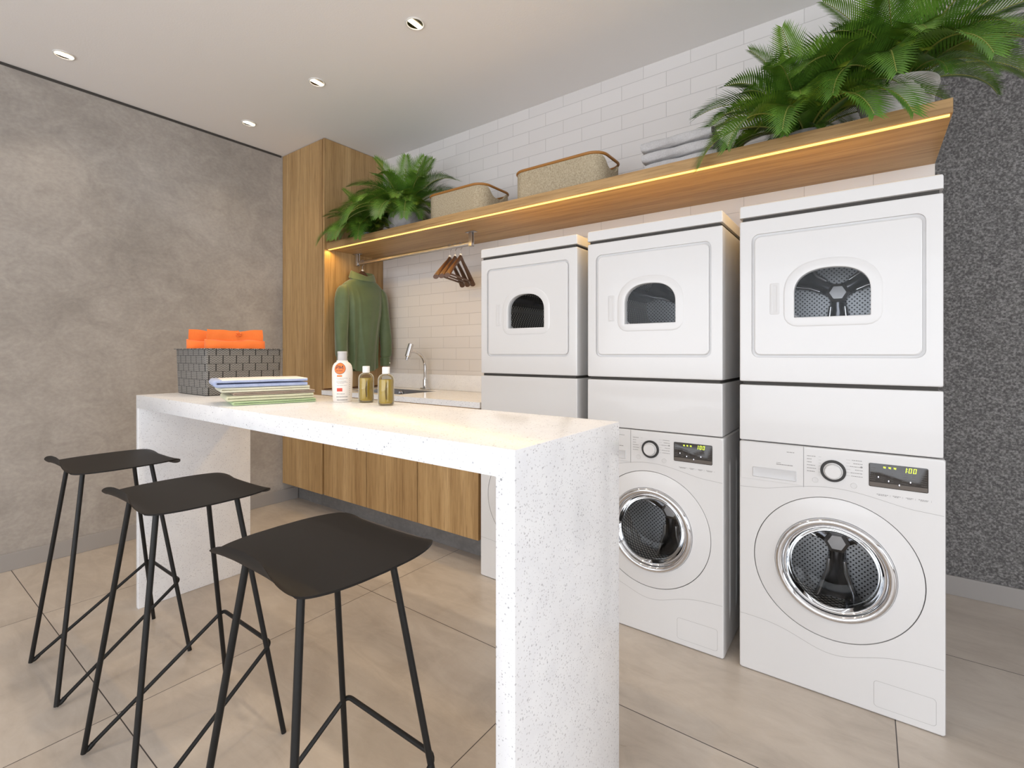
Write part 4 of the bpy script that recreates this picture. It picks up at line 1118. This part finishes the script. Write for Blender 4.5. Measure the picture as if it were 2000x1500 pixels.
# ------------------------------------------------------------------ things on the shelf
def fabric_basket(x0, x1, y0, y1, zt, label):
    t = thing('fabric_basket', ((x0 + x1) / 2, (y0 + y1) / 2, ZS), label, 'basket', 'beige fabric baskets on the shelf')
    z0 = ZS + .0006
    pts = rrect(x0, x1, y0, y1, .075, 10); pin = rrect(x0 + .006, x1 - .006, y0 + .006, y1 - .006, .070, 10)
    # refine the straight runs so that the cut-outs are smooth
    def refine(p, q):
        out = []; n = len(p)
        for i in range(n):
            a, b = p[i], p[(i + 1) % n]; k = max(1, int(math.hypot(b[0] - a[0], b[1] - a[1]) / .012))
            for j in range(k): out.append((a[0] + (b[0] - a[0]) * j / k, a[1] + (b[1] - a[1]) * j / k))
        return out
    P_ = refine(pts, 0); ym = (y0 + y1) / 2; cx = (x0 + x1) / 2
    def inn(p, d): 
        return (p[0] + (cx - p[0]) / abs(cx - p[0] or 1) * d * min(1, abs(p[0] - cx) / .05), p[1] + (ym - p[1]) / abs(ym - p[1] or 1) * d * min(1, abs(p[1] - ym) / .05))
    def zt_(p):
        if abs(p[0] - cx) > (x1 - x0) / 2 - .03: return zt - .012 - .055 * math.exp(-((p[1] - ym) / .075) ** 4)
        return zt - .012
    lo = [[(*inn(p, .012), z0) for p in P_], [(*inn(p, .004), z0 + .004) for p in P_]]
    for f in (.25, .5, .75, 1.0): lo.append([(*p, z0 + .004 + (zt_(p) - z0 - .004) * f) for p in P_])
    for f in (1.0, .5, .03): lo.append([(*inn(p, .006), z0 + .006 + (zt_(p) - z0 - .006) * f) for p in P_])
    obj('fabric_body', MB().loft(lo, True, True), BURLAP, t, 50)
    obj('wooden_rim', MB().tube([(*p, zt - .006) for p in P_], .0075, 10, closed=True, flat=1.0), RIMWOOD, t, 60)
    return t
fabric_basket(-2.290, -1.822, 2.185, 2.490, 2.211, 'beige fabric basket with wooden rim beside the left plants, smaller in view')
fabric_basket(-1.602, -1.062, 2.185, 2.455, 2.211, 'beige fabric basket with wooden rim in the middle of the shelf, larger in view')
for k, (sh, z, lb) in enumerate(((0.006, ZS + .0006, 'grey folded towel at the bottom of the pile on the shelf'), (-.012, ZS + .0516, 'grey folded towel in the middle of the pile on the shelf'), (-.016, ZS + .1026, 'grey folded towel on top of the pile on the shelf'))):
    t = thing('folded_towel', (-.67, 2.29, z), lb, 'towel', 'grey folded towels on the shelf')
    x0, x1, y0, y1 = -.828 + sh, -.518 + sh, 2.152, 2.452
    th = .0475; rn = random.Random(k)
    loops = []
    n = 30
    for i in range(n + 1):
        x = x0 + (x1 - x0) * i / n; e_ = 1 - .18 * (2 * i / n - 1) ** 8
        ring = []
        for a in range(24):
            g = 2 * PI * a / 24; cy_, sz_ = math.cos(g), math.sin(g)
            yy = (y0 + y1) / 2 + (y1 - y0) / 2 * math.copysign(abs(cy_) ** .22, cy_) * 1
            zz = z + th / 2 + th / 2 * e_ * math.copysign(abs(sz_) ** .45, sz_)
            ring.append((x, yy + .002 * math.sin(40 * x + k + a), zz + .0012 * math.sin(31 * x + 2 * a + k)))
        loops.append(ring)
    obj('outer_fold', MB().loft(loops, True, True), TOWELM, t, 60)
    # end of the roll: folded layers
    en = MB()
    for q in range(3):
        zz = z + th * (.17 + .33 * q); en.tube([(x1 - .004 + .004 * math.sin(s_ * 9), y0 + .012 + (y1 - y0 - .024) * s_, zz + .002 * math.sin(7 * s_ + q)) for s_ in [j / 12 for j in range(13)]], th * .155, 8, flat=1.0)
    obj('layer_edges', en, TOWELD, t, 60)

# ------------------------------------------------------------------ plants
def frond_mesh(L, arch, width, seed, leaf):
    """frond along +x rising in z, arching over; rib and leaflets in one mesh"""
    rn = random.Random(seed); mb = MB(); n = 46; pts = []; ang = arch[0]; p = Vector((0, 0, 0))
    for i in range(n + 1):
        pts.append(p.copy()); s_ = i / n
        a = arch[0] + (arch[1] - arch[0]) * s_ ** 1.3
        p = p + Vector((math.cos(a), 0, math.sin(a))) * (L / n)
    mb.tube(pts[::3] + [pts[-1]], [.0028 * (1 - .75 * k / 16) for k in range(len(pts[::3]) + 1)], 5, mi=1)
    for i in range(5, n + 1):
        s_ = i / n; tng = (pts[i] - pts[i - 1]).normalized(); up = Vector((-tng.z, 0, tng.x)); sd = Vector((0, 1, 0))
        ll = width * (math.sin(PI * (.10 + .86 * s_) ** .8) ** .6) * rn.uniform(.88, 1.1)
        for sg in (-1, 1):
            fw = .55 + .75 * s_; d = (sd * sg * 1.0 + tng * fw + up * (.42 - .2 * s_)).normalized()
            b = pts[i]; m1 = b + d * ll * .45; dr = Vector((0, 0, -1)) * ll * .10
            tip = b + d * ll + dr + tng * ll * .10; wv = (tng - d * tng.dot(d)).normalized() * ll * .040 + up * 0
            wv = wv.normalized() * .0024
            mb.add([b + wv * .5, m1 + wv, tip, m1 - wv, b - wv * .5], [[0, 1, 3, 4], [1, 2, 3]])
    return mb
FM = {}
for nm, L, arch, wd, lf in (('erect', .33, (1.38, .62), .098, 1), ('arching', .34, (1.0, -.50), .104, 0), ('wide', .34, (.68, -.85), .104, 1), ('droop', .30, (.45, -1.25), .085, 0), ('young', .20, (1.0, -.9), .070, 2)):
    mb = frond_mesh(L, arch, wd, len(FM), lf)
    me = bpy.data.meshes.new('frond_' + nm); me.from_pydata([tuple(v) for v in mb.v], [], mb.f)
    me.materials.append(LEAFS[lf]); me.materials.append(RACHIS)
    for p, i in zip(me.polygons, mb.m): p.material_index = i; p.use_smooth = True
    # points along the rib, to test what the frond would run into
    FM[nm] = (me, L, arch)
def rib(nm, k, az, roll=0, scale=1.0):
    me, L, arch = FM[nm]; p = Vector((0, 0, 0)); n = 20; out = []
    for i in range(n):
        a = arch[0] + (arch[1] - arch[0]) * (i / n) ** 1.3; p = p + Vector((math.cos(a), 0, math.sin(a))) * (L * scale / n); out.append(Vector((p.x * math.cos(az), p.x * math.sin(az), p.z)))
    return out
OBST = [(-2.30, -1.81, 2.17, 2.50, ZS, 2.225), (-1.61, -1.05, 2.17, 2.47, ZS, 2.225), (-.85, -.50, 2.14, 2.46, ZS, 2.185), (-4, .24, 2.055, 2.7, 1.95, ZS + .014)]
def hit(p):
    return any(a < p.x < b and c < p.y < d and e < p.z < f for a, b, c, d, e, f in OBST)
def plant(cx, cy, zr, scale, fronds, pot, label, seed, lim):
    t = thing('potted_palm', (cx, cy, ZS), label, 'potted plant', 'potted palms on the shelf')
    pot(t, cx, cy, zr)
    rn = random.Random(seed); base = Vector((cx, cy, zr - .012))
    for nm, az, tilt, k in fronds:
        az = math.radians(az) + rn.uniform(-.12, .12); s_ = scale * k * rn.uniform(.92, 1.08)
        rb = rib(nm, k, az, 0, s_)
        # keep clear of walls, cabinet and ceiling
        for _ in range(6):
            bad = any(hit(base + p) or (base + p).y > lim['y'] or (base + p).z > H - .06 or ((base + p).x < lim['x'] and (base + p).y > 1.99) for p in rb)
            if not bad: break
            s_ *= .86; rb = rib(nm, k, az, 0, s_)
        if bad or s_ < .42 * scale: continue
        o = bpy.data.objects.new('frond', FM[nm][0]); C.objects.link(o); o.parent = t
        o.location = base - ROOT[t.name] + Vector((math.cos(az), math.sin(az), 0)) * .012
        o.rotation_euler = (rn.uniform(-.15, .15), 0, az); o.scale = (s_, s_, s_)
    return t
def bowl(prof, m, ribs=0):
    def f(t, cx, cy, zr):
        h = zr - ZS; n = 64
        lp = []
        P_ = []
        for (r1, z1), (r2, z2) in zip(prof, prof[1:]):
            k = 24 if ribs else 2
            for j in range(k): P_.append((r1 + (r2 - r1) * j / k, z1 + (z2 - z1) * j / k))
        P_.append(prof[-1])
        Q = [(r + (.0028 * math.sin(2 * PI * ribs * z) if ribs and 0.05 < z < .95 else 0), .0008 + z * (h - .0008)) for r, z in P_]
        Q += [(P_[-1][0] - .008, h - .002), (P_[-1][0] - .012, h - .03)]
        obj('pot', MB().lathe(Q, (cx, cy, ZS), n, cap0=True), m, t, 50)
        obj('soil', MB().lathe([(P_[-1][0] - .011, h - .022), (.02, h - .012), (.001, h - .012)], (cx, cy, ZS), 32), SOIL, t, 60)
    return f
big = [('erect', -100, 0, 1.15), ('erect', -20, 0, 1.25), ('erect', 30, 0, 1.1), ('erect', 160, 0, 1.1), ('erect', -150, 0, 1.2), ('erect', 75, 0, .9),
       ('arching', -60, 0, 1.2), ('arching', 0, 0, 1.35), ('arching', -120, 0, 1.15), ('arching', 180, 0, 1.2), ('arching', -160, 0, 1.3), ('arching', -30, 0, 1.3), ('arching', 30, 0, 1.2),
       ('wide', -10, 0, 1.25), ('wide', -45, 0, 1.15), ('wide', -80, 0, 1.05), ('wide', -135, 0, 1.2), ('wide', 175, 0, 1.15), ('wide', -175, 0, 1.3), ('wide', 20, 0, 1.1),
       ('droop', -30, 0, 1.0), ('droop', -65, 0, .95), ('droop', -95, 0, .9), ('droop', -125, 0, 1.05), ('droop', -155, 0, 1.05), ('droop', 5, 0, 1.0),
       ('droop', -90, 0, 1.5), ('droop', -68, 0, 1.55), ('droop', -112, 0, 1.5), ('droop', -45, 0, 1.6), ('droop', -135, 0, 1.6), ('young', -70, 0, 1.1), ('young', -110, 0, 1.0), ('young', -25, 0, 1.1), ('young', -50, 0, 1.3), ('young', -92, 0, 1.35), ('young', -130, 0, 1.3), ('young', -5, 0, 1.25), ('young', 170, 0, 1.25), ('young', -150, 0, 1.0)]
random.seed(4)
big = big + [(random.choice(('erect', 'erect', 'arching', 'arching', 'wide')), a_, 0, random.uniform(.85, 1.2)) for a_ in range(-175, 180, 20)] + [('wide', a_, 0, random.uniform(.9, 1.25)) for a_ in range(-175, -5, 45)]
LIMR = {'y': 2.535, 'x': -9}
pot_white = bowl([(.060, 0), (.072, .04), (.095, .35), (.112, .7), (.124, .93), (.126, 1.0)], POTW, 11)
pot_stone = bowl([(.060, 0), (.085, .08), (.112, .4), (.122, .7), (.116, .92), (.108, 1.0)], POTG)
pot_silver = bowl([(.055, 0), (.075, .2), (.082, .6), (.076, .95), (.074, 1.0)], POTS)
pot_small = bowl([(.052, 0), (.062, .3), (.070, .8), (.072, 1.0)], POTG)
plant(.085, 2.325, 2.190, 1.12, big, pot_white, 'largest potted palm in ribbed white bowl, at the open right end of the shelf', 11, LIMR)
plant(-.205, 2.290, 2.085, 1.08, big, pot_small, 'potted palm hiding its low grey pot, beside the grey towels', 12, LIMR)
plant(-2.600, 2.290, 2.165, 1.08, big, pot_stone, 'potted palm in round grey stone pot, next to the smaller fabric basket', 13, {'y': 2.535, 'x': -3.19})
plant(-2.985, 2.275, 2.085, .92, big, pot_silver, 'potted palm leaning out at the left end of the shelf by the tall cabinet', 14, {'y': 2.535, 'x': -3.19})
